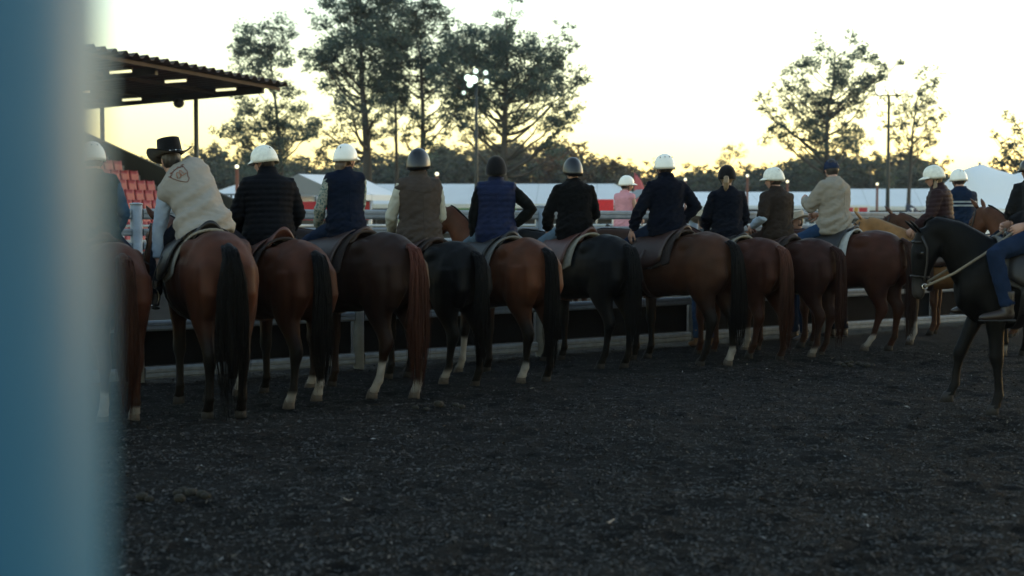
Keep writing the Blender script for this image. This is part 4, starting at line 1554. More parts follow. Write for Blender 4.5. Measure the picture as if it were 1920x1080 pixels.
person(dict(matrix=on_foot(3.78, 18.72, R(205), .955), seat='stand', label='person on foot in pale wide hat between two riders near the fence', lean=4, head=(0, 8, 0),
            top=dict(kind='shirt', mat=cloth('dark_blue_shirt', (.02, .03, .06)), grow=.022), hat=(cowboy_hat, dict(felt=M_felt_tan, studs=False, crown=.115, curl=.045)), seed=17,
            **arms(l=((.1, .15, -1), (.2, 0, -1)), r=((.1, -.15, -1), (.2, 0, -1)))))
person(dict(matrix=on_foot(2.42, 17.8, R(100), .955), seat='stand', label='person on foot in tan hat and tan boots behind the ponytailed rider', lean=6, head=(0, 8, 0), boots=M_boot_tan,
            top=dict(kind='shirt', mat=cloth('grey_shirt', (.07, .075, .08)), grow=.022), hat=(cowboy_hat, dict(felt=M_felt_tan, studs=False, crown=.11, curl=.04)), seed=18, trousers=C_mdenim,
            **arms(l=((.1, .15, -1), (.2, 0, -1)), r=((.1, -.15, -1), (.2, 0, -1)))))
person(dict(matrix=on_foot(4.42, 19.25, R(120), .94), seat='stand', label='person on foot in dark jeans behind the rider in tan jacket', lean=8, head=(0, 10, 0),
            top=dict(kind='jacket', mat=cloth('dark_coat', (.012, .012, .014)), grow=.034), hat=(cap, dict(m=cloth('black_cap', (.01, .01, .012)))), seed=19, trousers=C_ddenim,
            **arms(l=((.1, .15, -1), (.2, 0, -1)), r=((.1, -.15, -1), (.2, 0, -1)))))


# embroidered emblem on the tan vest: arched lettering over a shield
def emblem():
    body, HM, sp, vest = rider2
    thread = mat('rust_thread', (.13, .050, .034), .8, var=.3, scale=200)
    bv = BVHTree.FromPolygons([v.co.copy() for v in vest.data.vertices], [tuple(p.vertices) for p in vest.data.polygons])
    cz = 0.365

    def onto(u, w):
        """u to the right as seen from behind, w up, metres from the emblem's centre"""
        o_ = sp((-0.5, -u - .015, cz + w))
        d = (sp((0, -u - .015, cz + w)) - o_).normalized()
        hit = bv.ray_cast(o_, d)
        p = hit[0] if hit[0] else sp((-.16, -u, cz + w))
        return p - d * .004
    word = 'ARIAT'
    for k, ch in enumerate(word):
        cu = bpy.data.curves.new('letter', 'FONT')
        cu.body = ch
        cu.size = 0.042
        cu.align_x = 'CENTER'
        cu.offset = 0.0012
        to = bpy.data.objects.new('tmp', cu)
        COL.objects.link(to)
        dg = bpy.context.evaluated_depsgraph_get()
        me = bpy.data.meshes.new_from_object(to.evaluated_get(dg))
        bpy.data.objects.remove(to)
        a = R((2 - k) * 17.0)
        rad = 0.105
        for v in me.vertices:
            x, y = v.co.x, v.co.y
            r_ = rad + y
            u = -math.sin(a) * r_ + x * math.cos(a)
            w = math.cos(a) * r_ + x * math.sin(a) - 0.062
            v.co = onto(u, w)
        link('letter', me, thread, vest)
    sh = []
    for k in range(41):
        t = k / 40
        if t < .3:
            s = t / .3
            sh.append((-.068 + .136 * s, .034 + .014 * math.sin(s * math.pi)))
        elif t < .65:
            s = (t - .3) / .35
            sh.append((.068 * math.cos(s * math.pi / 2) ** .75, .034 - .112 * s ** .9))
        else:
            s = (t - .65) / .35
            sh.append((-.068 * math.sin(s * math.pi / 2) ** .75, -.078 + .112 * s ** 1.1))
    MB().tube([onto(*p) for p in sh], .0032, 5).build('shield_outline', thread, vest, fix=False)
    th2 = mat('orange_thread', (.30, .12, .06), .8, var=.3, scale=200)
    for pts in (((-.038, -.020), (-.022, .004), (-.008, .018), (.004, .006), (-.006, -.016)), ((.002, -.022), (.014, .010), (.024, .018), (.030, .002), (.022, -.014)),
                ((-.030, -.026), (-.006, -.018), (.016, -.024), (.044, -.022))):
        MB().tube([onto(*p) for p in pts], .0030, 5).build('stitching', th2, vest, fix=False)


emblem()
# ------------------------------------------------------------------ trees
def leaf_material():
    m = bpy.data.materials.new('gum_leaves')
    m.use_nodes = True
    N, L = m.node_tree.nodes, m.node_tree.links
    p = N['Principled BSDF']
    a = N.new('ShaderNodeAttribute')
    a.attribute_name = 'Col'
    L.new(a.outputs['Color'], p.inputs['Base Color'])
    p.inputs['Roughness'].default_value = 0.6
    p.inputs['Specular IOR Level'].default_value = 0.3
    t = N.new('ShaderNodeBsdfTranslucent')
    L.new(a.outputs['Color'], t.inputs['Color'])
    mx = N.new('ShaderNodeMixShader')
    mx.inputs[0].default_value = 0.5
    L.new(p.outputs[0], mx.inputs[1])
    L.new(t.outputs[0], mx.inputs[2])
    L.new(mx.outputs[0], N['Material Output'].inputs['Surface'])
    return m


M_leaf = leaf_material()
M_trunk = mat('gum_bark', (0.055, 0.048, 0.042), 0.9, var=0.35, scale=1.5, bump=0.5, bscale=6, stretch=(1, 1, .2))


def quads_mesh(name, v, col):
    n = len(v) // 4
    m = bpy.data.meshes.new(name)
    m.vertices.add(n * 4)
    m.vertices.foreach_set('co', v.astype(np.float32).ravel())
    m.loops.add(n * 4)
    m.loops.foreach_set('vertex_index', np.arange(n * 4, dtype=np.int32))
    m.polygons.add(n)
    m.polygons.foreach_set('loop_start', np.arange(0, n * 4, 4, dtype=np.int32))
    m.update(calc_edges=True)
    set_col(m, col)
    return m


def leaf_quads(centres, radii, per_m2, size, rs, base, flat=0.55, droop=0.6):
    """drooping leaf sprays filling flattened clumps, thicker towards the upper shell"""
    vs, cs = [], []
    for c, r in zip(centres, radii):
        sub = max(4, int(9 * r ** 1.3) + 3)                     # smaller tufts inside every clump
        tc = rs.normal(0, 0.52, (sub, 3)) * [r, r, r * 0.85]
        tr = rs.uniform(0.28, 0.55, sub) * (0.35 + 0.65 * r)
        for q in range(sub):
            n = int(per_m2 * tr[q] ** 2 * 4.2) + 8
            d = rs.normal(0, 1, (n, 3))
            d /= np.linalg.norm(d, axis=1)[:, None]
            rad = rs.rand(n) ** 0.5
            p = np.array(c) + tc[q] + d * (rad * tr[q])[:, None] * [1.15, 1.15, flat]
            p[:, 2] += 0.25 * tr[q] * (1 - (d[:, 0] ** 2 + d[:, 1] ** 2))
            a = rs.rand(n) * 6.283
            s = size * rs.uniform(0.55, 1.25, n)
            dn = rs.uniform(0.1, 1.0, n) * droop
            u = np.stack([np.cos(a) * np.cos(dn), np.sin(a) * np.cos(dn), -np.sin(dn)], -1) * s[:, None]
            w = rs.normal(0, 1, (n, 3))
            w -= u * (np.sum(w * u, 1) / np.sum(u * u, 1))[:, None]
            w = w / np.linalg.norm(w, axis=1)[:, None] * (s * rs.uniform(0.30, 0.5, n))[:, None]
            vs.append(np.stack([p - u * .5, p + w * .5, p + u * .5, p - w * .5], 1).reshape(-1, 3))
            tint = base * rs.uniform(0.7, 1.25) * rs.uniform(0.75, 1.25, (n, 1)) * (1 + rs.normal(0, .06, (n, 3)))
            cs.append(np.repeat(tint, 4, 0))
    return np.concatenate(vs), np.concatenate(cs)


def branch(b, p0, p1, r0, r1, rs, sag=0.12, n=7):
    p0, p1 = V(p0), V(p1)
    L = (p1 - p0).length
    pts, rad = [], []
    wob = V(rs.normal(0, 0.05, 3)) * L
    for i in range(n):
        t = i / (n - 1)
        p = p0.lerp(p1, t) + wob * math.sin(t * math.pi) + V((0, 0, -sag * L * math.sin(t * math.pi) * (1 - t) * 1.2))
        p += V(rs.normal(0, 0.012, 3)) * L * (0 < t < 1)
        pts.append(p)
        rad.append(r0 * (1 - t) + r1 * t)
    b.tube(pts, rad, 6)
    return pts


def gum_tree(name, base, clumps, fork, r0, label, seed, tint=(0.094, 0.130, 0.112), per=62, size=0.23, fill=0.45, lean=0.0, group=None):
    """clumps: (across, height, radius) about the trunk; fork: height where limbs start"""
    rs = np.random.RandomState(seed)
    root = empty(name, (base[0], base[1], -0.1))
    tag(root, label, 'tree', group)
    clumps = list(clumps)
    for i in range(len(clumps)):
        for j in range(i):
            a_, b_ = clumps[i], clumps[j]
            if math.hypot(a_[0] - b_[0], a_[1] - b_[1]) < 1.15 * (a_[2] + b_[2]) and rs.rand() < fill * 0.55:
                clumps.append(((a_[0] + b_[0]) / 2 + rs.normal(0, .2), (a_[1] + b_[1]) / 2 + rs.normal(0, .2), (a_[2] + b_[2]) * .40))
    cs = []
    for x, z, r in clumps:
        spread = max(1.0, 0.45 * max(abs(c[0]) for c in clumps))
        cs.append(V((x, rs.normal(0, 0.7) * spread, z)))
    top = max(c.z for c in cs)
    b = MB()
    # leader with a gentle sweep
    lead = []
    wob = rs.normal(0, 0.10, 2)
    for i in range(12):
        t = i / 11
        zt = t * top * 0.93
        near = [c for c in cs if c.z > zt]
        cx = sum(c.x for c in near) / len(near) if near else 0
        k = max(0, (zt - fork) / max(.1, top - fork))
        lead.append(V((lean * t + cx * 0.6 * k + wob[0] * math.sin(t * 4), wob[1] * math.sin(t * 5), zt)))
    rad = [r0 * (1.35 if i == 0 else 1) * (1 - 0.90 * (i / 11) ** 1.1) + 0.012 for i in range(12)]
    b.tube(lead, rad, 9)
    for c, (x, z, r) in zip(cs, clumps):
        zs = max(fork * 0.92, min(c.z - 0.8 - 0.55 * math.hypot(c.x, c.y), top * 0.88))
        t = zs / (top * 0.93) * 11
        k = int(min(t, 10))
        f = min(1.0, t - k)
        s = lead[k].lerp(lead[k + 1], f)
        rr = (rad[k] * (1 - f) + rad[k + 1] * f) * 0.55
        pts = branch(b, s, c + V((0, 0, -r * 0.15)), max(0.03, min(rr, 0.13)), 0.018, rs)
        for _ in range(3):
            e = c + V(rs.normal(0, 0.5, 3)) * r
            branch(b, pts[4], e, 0.025, 0.008, rs, n=4)
    b.build('trunk', M_trunk, root, fix=False)
    v, col = leaf_quads([tuple(c) for c in cs], [c[2] * 1.12 for c in clumps], per, size, rs, np.array(tint), flat=0.8, droop=0.9)
    link('crown', quads_mesh('crown', v, col), M_leaf, root)
    return root


T1 = [(-0.8, 14.2, 1.07), (-2.1, 13.5, 1.0), (0.4, 14.1, 0.78), (-2.8, 12.8, 0.78), (-1.4, 12.3, 1.0), (0.1, 12.6, 0.78), (-2.1, 11.2, 0.78), (-0.6, 11.0, 0.71), (0.6, 9.8, 0.89), (-2.8, 9.4, 0.85), (-1.7, 8.5, 0.93), (-0.3, 8.5, 0.93), (1.0, 8.5, 0.78), (-3.1, 7.8, 0.71), (-2.1, 7.1, 0.93), (-0.6, 6.9, 0.89), (0.8, 7.1, 0.78), (-3.3, 6.4, 0.64), (2.0, 7.7, 0.71), (-1.2, 5.6, .8), (0.3, 5.4, .8), (-2.4, 5.4, .7)]
T2 = [(-2.4, 15.1, 1.03), (-1.0, 15.4, 1.38), (0.3, 16.4, 1.55), (-3.1, 14.4, 0.48), (-1.7, 13.3, 1.38), (0.0, 13.7, 1.55), (-1.7, 11.9, 1.21), (0.0, 11.9, 1.55), (-2.8, 11.8, 0.86), (-2.4, 10.6, 0.97), (-0.3, 10.2, 1.38), (-0.7, 8.8, 1.03), (1.0, 8.8, 1.0), (-1.2, 7.8, 0.76), (0.3, 7.6, 0.86), (-3.1, 7.5, 0.86), (-1.7, 6.8, 0.69), (-3.4, 5.9, .7)]
T2b = [(-1.6, 15.7, 1.55), (-0.2, 15.2, 1.38), (1.2, 15.1, 1.03), (1.7, 14.2, 0.69), (-1.6, 13.7, 1.55), (0.1, 13.8, 1.21), (-1.6, 11.9, 1.38), (0.5, 12.3, 1.21), (-1.9, 10.2, 1.38), (0.1, 10.6, 1.21), (-0.5, 9.0, 0.86), (0.5, 7.8, 0.86), (-1.2, 7.0, .7), (0.9, 6.4, .7), (2.4, 11.4, 1.2), (2.6, 9.8, 1.0), (2.0, 8.5, .9), (2.3, 13.0, 1.0), (3.0, 12.2, .9)]
T3 = [(-3.1, 12.2, 0.99), (-1.8, 12.7, 1.15), (-0.5, 13.1, 0.99), (0.2, 14.0, 0.73), (0.5, 15.0, 0.46), (1.3, 12.5, 0.73), (-0.5, 11.8, 1.32), (1.2, 11.8, 1.32), (2.5, 11.0, 1.15), (3.6, 13.1, 0.49), (4.3, 12.3, 0.43), (3.5, 11.8, 0.49), (-1.5, 10.8, 1.32), (0.5, 10.5, 1.48), (2.1, 10.2, 1.32), (3.5, 10.2, 0.99), (4.6, 10.2, 0.46), (-2.5, 9.5, 1.15), (-0.8, 9.2, 1.32), (1.2, 8.9, 1.32), (3.1, 9.0, 0.99), (4.5, 8.4, 0.43), (-1.8, 7.9, 0.92), (2.5, 7.7, 0.99), (3.8, 7.4, 0.66), (-2.8, 7.2, 0.66), (3.0, 6.4, 0.73), (3.5, 5.7, 0.46), (0.3, 7.6, 0.73), (-1.5, 6.7, 0.59), (-3.8, 10.8, 0.99), (-3.5, 8.5, 0.86)]
T4 = [(-0.6, 13.2, 0.81), (-1.1, 12.3, 0.81), (2.0, 14.1, 0.44), (2.4, 13.5, 0.51), (2.2, 12.8, 0.66), (2.9, 12.4, 0.59), (0.9, 12.6, 0.81), (1.7, 11.9, 0.81), (-2.0, 11.7, 0.73), (0.4, 11.2, 1.29), (2.0, 11.0, 1.1), (3.1, 11.2, 0.66), (-1.7, 10.8, 0.81), (-0.9, 9.9, 1.18), (0.9, 9.7, 1.18), (2.4, 9.7, 0.92), (-4.2, 10.2, 0.59), (-3.1, 10.4, 0.51), (-2.4, 9.7, 0.73), (-3.9, 9.3, 0.59), (0.0, 8.4, 1.1), (1.7, 8.2, 0.92), (-1.7, 8.4, 0.92), (-3.1, 8.2, 0.66), (-3.5, 7.5, 0.73), (-2.4, 7.3, 0.73), (-0.9, 7.1, 0.92), (0.9, 6.9, 1.03), (2.4, 7.1, 0.92), (3.7, 11.5, 0.51), (4.0, 11.9, 0.37), (5.0, 12.4, 0.33)]
T5 = [(1.2, 12.1, 0.62), (1.8, 11.7, 0.47), (1.2, 11.2, 0.58), (0.8, 10.4, 0.78), (-0.4, 10.0, 0.7), (1.6, 10.2, 0.55), (-0.8, 9.0, 0.62), (0.4, 9.0, 0.78), (1.8, 9.2, 0.62), (2.3, 9.2, 0.39), (-1.6, 8.6, 0.55), (0.0, 7.8, 0.7), (1.6, 8.0, 0.62), (0.8, 6.9, 0.62), (1.9, 7.3, 0.39), (-1.2, 7.4, 0.55)]
T6 = [(-1.8, 7.4, 0.24), (-1.5, 6.7, 0.42), (-2.4, 6.4, 0.21), (-2.1, 5.3, 0.42), (-1.3, 5.5, 0.48), (-2.7, 4.9, 0.36), (-1.9, 4.6, 0.54), (-1.2, 4.6, 0.54), (-0.7, 5.2, 0.45), (0.0, 6.4, 0.66), (0.4, 5.2, 0.78), (-0.3, 7.4, 0.45), (1.0, 7.0, 0.66)]
gum_tree('gum_tree', (-15.4, 95), T1, 5.2, .20, 'slender gum tree leaning left beside the grandstand roof', 1)
gum_tree('gum_tree', (-9.3, 92), T2, 6.4, .38, 'tall dense gum tree with thick dark trunk left of centre', 2)
gum_tree('gum_tree', (-6.0, 93), T2b, 6.0, .25, 'tall gum tree right of the thick dark trunk', 3)
gum_tree('gum_tree', (-7.9, 97), [(.3, 12.5, 1.1), (-.4, 11, 1.1), (.5, 9.6, .9), (-.6, 8.2, .8), (.4, 14, 1.0)], 6.5, .17, 'thin gum trunk standing between the two tall gums', 9)
gum_tree('gum_tree', (-0.5, 88), T3, 4.7, .30, 'wide spreading gum tree with forked trunk behind the floodlight', 4)
gum_tree('gum_tree', (21.5, 98), T4, 4.2, .26, 'airy round-headed gum tree at right above the tan jacket rider', 5, per=44, fill=.25)
gum_tree('gum_tree', (28.9, 104), T5, 3.6, .17, 'small sparse gum tree right of the thin light mast', 6, per=40, fill=.2)
gum_tree('gum_tree', (29.7, 80), T6, 2.6, .15, 'wispy gum tree at the right edge above the white peaked tent', 7, per=40, fill=.2)
gum_tree('gum_tree', (24.3, 160), [(-.8, 8.2, .9), (.2, 9.4, .9), (1.2, 9.0, .7), (0, 7, 1)], 5, .16, 'small tree poking above the far woodland at centre right', 8, per=40, fill=.2)


# far woodland, one mass
def woodland():
    rs = np.random.RandomState(21)
    prof = [(300, 300), (400, 285), (480, 292), (560, 300), (650, 300), (720, 285), (800, 275), (880, 262), (950, 258), (1020, 270), (1060, 278), (1100, 288), (1150, 298), (1200, 303),
            (1260, 320), (1330, 312), (1400, 318), (1440, 300), (1500, 288), (1600, 285), (1700, 288), (1760, 300), (1800, 318), (1850, 322), (1920, 318), (2050, 300), (2200, 310)]
    px = np.array([p[0] for p in prof], float)
    py = np.array([p[1] for p in prof], float)
    cs, rd, br = [], [], []
    b = MB()
    for row, d in enumerate((150, 168, 188)):
        k = d / 2667
        for x in np.arange(-150, 2200, 44 - row * 4):
            xx = x + rs.uniform(-18, 18)
            X = (xx - 960) * k
            top = 1.6 + (410 - np.interp(xx, px, py) + rs.uniform(-18, 6) - (2 - row) * 10) * k
            yy = d + rs.uniform(-6, 6)
            b.tube([(X, yy, -.2), (X + rs.normal(0, .2), yy, top * .5), (X + rs.normal(0, .3), yy, top * .9)], [.18, .13, .05], 5)
            for _ in range(7):
                r = rs.uniform(0.9, 1.9)
                cs.append((X + rs.normal(0, 1.3), yy + rs.normal(0, 1.2), max(1.5, top - r * .55 - abs(rs.normal(0, .42)) * top * .62)))
                rd.append(r)
                w = np.exp(-((xx - 1090) / 150) ** 2) * 0.85 * rs.rand() + (0.10 if rs.rand() < .12 else 0)
                br.append(w)
    b.build('woodland_trunks', M_trunk, None, fix=False)
    tr = bpy.data.objects['woodland_trunks']
    tag(tr, 'dark trunks of the far woodland behind the tents', 'woodland', kind='stuff')
    vs, cc = [], []
    for c, r, w in zip(cs, rd, br):
        v, col = leaf_quads([c], [r], 5.0, 0.62, rs, np.array((0.066, 0.078, 0.058)) * (1 - w) + np.array((0.150, 0.075, 0.036)) * w, flat=0.75)
        vs.append(v)
        cc.append(col)
    o = link('woodland', quads_mesh('woodland', np.concatenate(vs), np.concatenate(cc)), M_leaf)
    tag(o, 'far band of dark woodland with some orange crowns behind the tents', 'woodland', kind='stuff')


woodland()

# low scrub closing the view under the crowns
def scrub():
    rs = np.random.RandomState(31)
    cs, rd = [], []
    for x in np.arange(-75, 90, 1.9):
        for _ in range(3):
            r = rs.uniform(.8, 1.5)
            cs.append((x + rs.normal(0, .8), 140 + rs.normal(0, 3), rs.uniform(.4, 3.2)))
            rd.append(r)
    v, col = leaf_quads(cs, rd, 5.0, 0.6, rs, np.array((0.028, 0.034, 0.024)), flat=0.8)
    tag(link('scrub', quads_mesh('scrub', v, col), M_leaf), 'low dark scrub under the far woodland', 'scrub', kind='stuff')


scrub()

# ------------------------------------------------------------------ grandstand at left
def grandstand():
    A = V((-7.0, 45.0, 0))
    e1 = V((-0.319, -0.948, 0)).normalized()             # along the front edge, towards the camera
    e2 = V((-0.948, 0.319, 0)).normalized()              # to the back
    root = empty('grandstand', A)
    tag(root, 'open grandstand with corrugated roof, strip lights and red seats', 'grandstand')
    P = lambda s, t, z: e1 * s + e2 * t + V((0, 0, z))
    L, D = 18.0, 8.0
    roofz = lambda t: 5.78 - 0.052 * t
    m_roof = mat('brown_roof_sheet', (0.050, 0.034, 0.029), 0.8, var=0.2, scale=2)
    m_dark = mat('dark_steel', (0.022, 0.024, 0.024), 0.6, var=0.2, scale=2)
    m_conc = mat('stand_concrete', (0.16, 0.16, 0.155), 0.85, var=0.2, scale=3)
    m_wall = mat('stand_wall', (0.038, 0.042, 0.036), 0.8, var=0.2, scale=2)
    m_seat = mat('red_seat_plastic', (0.20, 0.007, 0.012), 0.6, var=0.12, scale=4)
    m_col = mat('green_grey_column', (0.075, 0.085, 0.078), 0.6, var=0.2)
    pitch = 0.48
    n = int(L / (pitch * 2))
    for k in range(n):                                   # one corrugated sheet per two ridges
        g = []
        for t in (0.0, D):
            row = []
            for j in range(9):
                s = k * pitch * 2 + j * pitch / 4 + (0.003 if j == 0 else 0) - (0.003 if j == 8 else 0)
                q = j % 4
                row.append(P(s, t, roofz(t) + (0.115 if q in (2, 3) else 0.0) * (1 if q == 2 else .85)))
            g.append(row)
        MB().sheet(g, (0, 0, -0.02)).build('roof_sheet', m_roof, root, smooth=False)
    for t in (0.35, 2.3, 4.3, 6.3, 7.8):
        MB().box((0, -.04, -.10), (L, .04, 0), Matrix.Translation(P(0.02, t, roofz(t) - .03)) @ Matrix(((e1.x, e2.x, 0, 0), (e1.y, e2.y, 0, 0), (0, 0, 1, 0), (0, 0, 0, 1)))).build('purlin', m_roof, root, smooth=False)
    for s in (0.6, 6.6, 12.6, 17.4):
        MB().rings([[P(s + a, t, z) for a, z in ((-.07, roofz(t) - .025), (.07, roofz(t) - .025), (.07, roofz(t) - .24), (-.07, roofz(t) - .24))] for t in (.6, 3, 5.5, 7.7)]).build('rafter', m_dark, root, smooth=False)
        for t in ((3.0, 6.5) if s < 1 else (6.5,)):
            MB().limb([P(s, t, -.05), P(s, t, roofz(t) - .245)], [.075] * 2, n=10).build('column', m_col, root)
    em = mat('strip_light', (0.9, 0.9, 0.8), .5, emit=((1.0, 0.96, 0.55), 0.30), var=0)
    for s, t in ((2.2, 1.0), (5.0, 1.0), (7.7, 1.0), (10.4, 1.0), (1.9, 4.5), (4.6, 4.5), (7.4, 4.5), (1.6, 6.9), (4.2, 6.9)):
        o = MB().limb([P(s, t - .33, roofz(t) - .22), P(s, t + .33, roofz(t) - .24)], [.036] * 2, n=8).build('light_tube', em, root)
        MB().limb([P(s, t - .36, roofz(t) - .155), P(s, t + .36, roofz(t) - .175)], [.05] * 2, [.03] * 2, n=6).build('light_housing', m_dark, o)
    MB().ball(tuple(P(.8, 3.5, roofz(3) - .36)), (.18, .18, .16), 10, 7).build('loudspeaker', m_dark, root)
    # stepped deck and seats
    seat = MB()
    g = []
    for i in range(6):
        a = i / 5
        prof = [(-.20, .40), (-.02, .38), (.12, .40), (.17, .50), (.20, .66), (.22, .80)][i]
        g.append([P(x, prof[0], prof[1] + .02 * (abs(x) / .21) ** 2) for x in (-.21, -.12, 0, .12, .21)])
    seat.sheet(g, tuple(-e2 * .03 + V((0, 0, .03))))
    seat.box((-.03, -.03, .0), (.03, .03, .40))
    sm = seat.mesh('seat')
    sm.materials.append(m_seat)
    for i in range(-3, 10):
        t0, z0 = 1.15 + .56 * i, 1.28 + .30 * i
        MB().rings([[P(s, t0 + a, z) for a, z in ((-.28, -.1), (.277, -.1), (.277, z0), (-.28, z0))] for s in (3.6, 15.5)]).build('step', m_conc, root, smooth=False)
        for k in range(15):
            o = bpy.data.objects.new('seat', sm)
            COL.objects.link(o)
            o.parent = root
            o.location = P(4.0 + .48 * k, t0 + .06, z0)
        if i < 8:
            MB().rings([[P(s, t0 + a, z) for a, z in ((-.28, -.1), (.277, -.1), (.277, z0 + .14), (-.28, z0 + .14))] for s in (2.75, 3.55)]).build('aisle_step', m_conc, root, smooth=False)
    MB().rings([[P(s, t, z) for t, z in ((.6, -.1), (7.3, -.1), (7.3, 4.75), (6.6, 4.55), (.6, 2.15))] for s in (2.2, 2.4)]).build('end_wall', m_wall, root, smooth=False)
    MB().rings([[P(s, t, z) for t, z in ((7.32, -.1), (7.45, -.1), (7.45, 4.3), (7.32, 4.3))] for s in (2.2, 15.6)]).build('back_wall', m_wall, root, smooth=False)


grandstand()

# ------------------------------------------------------------------ tents
M_white = mat('white_canvas', (0.92, 0.92, 0.92), 0.7, var=0.05, scale=.6, bump=.1, bscale=3)
def add_translucent(m, fac):
    N, L = m.node_tree.nodes, m.node_tree.links
    p = N['Principled BSDF']
    t = N.new('ShaderNodeBsdfTranslucent')
    t.inputs['Color'].default_value = (.85, .84, .80, 1)
    mx = N.new('ShaderNodeMixShader')
    mx.inputs[0].default_value = fac
    L.new(p.outputs[0], mx.inputs[1])
    L.new(t.outputs[0], mx.inputs[2])
    L.new(mx.outputs[0], N['Material Output'].inputs['Surface'])


add_translucent(M_white, 0.2)
M_gable = mat('grey_gable_canvas', (0.20, 0.21, 0.22), 0.8, var=0.06, scale=1)
M_pole = mat('tent_pole', (0.45, 0.46, 0.47), .4, .6)
M_inside = mat('tent_shade_cloth', (0.05, 0.052, 0.05), .9)
M_red = mat('red_banner', (0.48, 0.018, 0.028), .6, var=.1)


def marquee(loc, rz, length, width, eave, ridge, label, bays=6, hip=0.0, gable=None, back=True, skirt=0.3):
    """ridge along X; roof panels per bay, valance, poles, gable ends"""
    root = empty('marquee', loc, rz)
    tag(root, label, 'tent')
    L2, W2 = length / 2, width / 2
    for k in range(bays):
        x0, x1 = -L2 + length * k / bays + .012, -L2 + length * (k + 1) / bays - .012
        for s in (-1, 1):
            g = []
            for i in range(5):
                t = i / 4
                row = []
                for j in range(5):
                    x = x0 + (x1 - x0) * j / 4
                    lim = L2 - hip * t
                    xx = max(-lim, min(lim, x))
                    row.append(V((xx, s * W2 * (1 - t), eave + (ridge - eave) * t - .05 * math.sin(math.pi * j / 4) * math.sin(math.pi * min(1, t + .2)))))
                g.append(row)
            MB().sheet(g).build('roof_panel', M_white, root)
            MB().box((x0, s * W2 - .015, eave - skirt), (x1, s * W2 + .015, eave - .01)).build('valance', M_white, root, smooth=False)
        if back:
            MB().box((x0, W2 - .3, 0), (x1, W2 - .27, eave - skirt - .02)).build('back_wall', M_inside, root, smooth=False)
    for k in range(bays + 1):
        x = -L2 + length * k / bays
        for s in (-1, 1):
            MB().limb([(x, s * (W2 - .06), -.1), (x, s * (W2 - .06), eave - .02)], [.05] * 2, n=8).build('pole', M_pole, root)
    for s in (-1, 1):
        if hip:
            MB().sheet([[(s * (L2 + .01), -W2, eave), (s * (L2 + .01), W2, eave)], [(s * (L2 - hip), -.05, ridge - .02), (s * (L2 - hip), .05, ridge - .02)]], (0, 0, .02)).build('hip_panel', M_white, root)
        else:
            MB().rings([[(s * (L2 + a), y, z) for y, z in ((-W2, eave), (W2, eave), (0, ridge))] for a in (0.0, .03)]).build('gable', gable or M_white, root, smooth=False)
    return root


marquee((-8.0, 62, 0), R(50), 3.4, 5.4, 2.62, 3.50, 'grey-ended marquee with sloping white roof at left', bays=2, gable=M_gable, skirt=.25)
marquee((-6.5, 105, 0), R(-4), 34, 9.0, 2.65, 4.15, 'long white marquee roof behind the riders, left of centre', bays=8, hip=3.0)
marquee((19.5, 128, 0), R(2), 26, 10, 2.75, 4.0, 'long white marquee roof at centre right', bays=7, hip=2.0)
marquee((29.5, 112, 0), R(-6), 12, 8, 2.55, 3.95, 'white marquee with hipped end beside the thin light mast', bays=3, hip=2.6)
marquee((38.8, 120, 0), 0, 5, 4, 2.0, 2.6, 'small low white tent right of the hipped marquee', bays=2, hip=1.2)


def peaked_tent():
    root = empty('peaked_tent', (16.4, 46, 0))
    tag(root, 'tall white peaked stretch tent at the right', 'tent')
    g = []
    peaks = [(-1.45, -.4, 3.42), (0.75, -.2, 3.42), (3.2, .2, 3.6)]
    for i in range(13):
        v = i / 12
        row = []
        for j in range(25):
            u = j / 24
            x = -2.35 + 8.0 * u
            y = -2.6 + 5.2 * v
            z = 1.85 + 0.95 * math.sin(math.pi * v) ** .6 * (1 - max(0, (x + 2.35 < .3)) * .5)
            for px, py, pz in peaks:
                dd = math.hypot(x - px, y - py)
                z = max(z, pz - 0.40 * dd ** 0.72) if dd < 3.5 else z
            z = 1.9 + (z - 1.9) * float(smoothstep(-.02, .32, v))
            if j == 0:
                z = 1.75
            row.append(V((x, y, z)))
        g.append(row)
    MB().sheet(g).build('canopy', M_white, root)
    MB().sheet([g[0], [V((p.x, p.y, .75)) for p in g[0]]]).build('side_wall', M_white, root)
    MB().sheet([[(-2.35, -2.6 + 5.2 * j / 4, z) for j in range(5)] for z in (1.76, .75)], (.02, 0, 0)).build('side_wall', M_white, root)
    for x, y, z in peaks + [(-2.3, -2.55, 1.8), (5.6, -2.55, 1.85)]:
        MB().limb([(x, y, -.1), (x, y, z - .02)], [.05] * 2, n=8).build('pole', M_pole, root)


peaked_tent()

# ------------------------------------------------------------------ lights on masts
M_mast = mat('dark_mast', (0.020, 0.026, 0.026), .6)


def flood_mast(loc, h, label, lamps, glow):
    root = empty('light_mast', loc)
    tag(root, label, 'light')
    MB().limb([(0, 0, -.1), (0, 0, h * .5), (0, 0, h)], [.11, .085, .06], n=10).build('mast', M_mast, root)
    MB().box((-.55, -.04, h - .05), (.55, .04, h + .01)).build('crossbar', M_mast, root, smooth=False)
    for x, z, q, e in lamps:
        MB().limb([(x * .9, 0, h), (x, 0, z)], [.03] * 2, n=6).build('bracket', M_mast, root)
        hd = MB().limb([(x, -.16, z), (x, .02, z), (x, .14, z)], [q * 1.12, q * 1.05, q * .5], n=14).build('lamp_head', M_mast, root)
        MB().limb([(x, -.172, z), (x, -.162, z)], [q, q], n=14).build(
            'lamp_glass', mat('flood_glass_%d' % int(e * 100 + glow[0] * 10), (.9, .9, .9), .4, emit=(glow, e), var=0), hd, smooth=False)


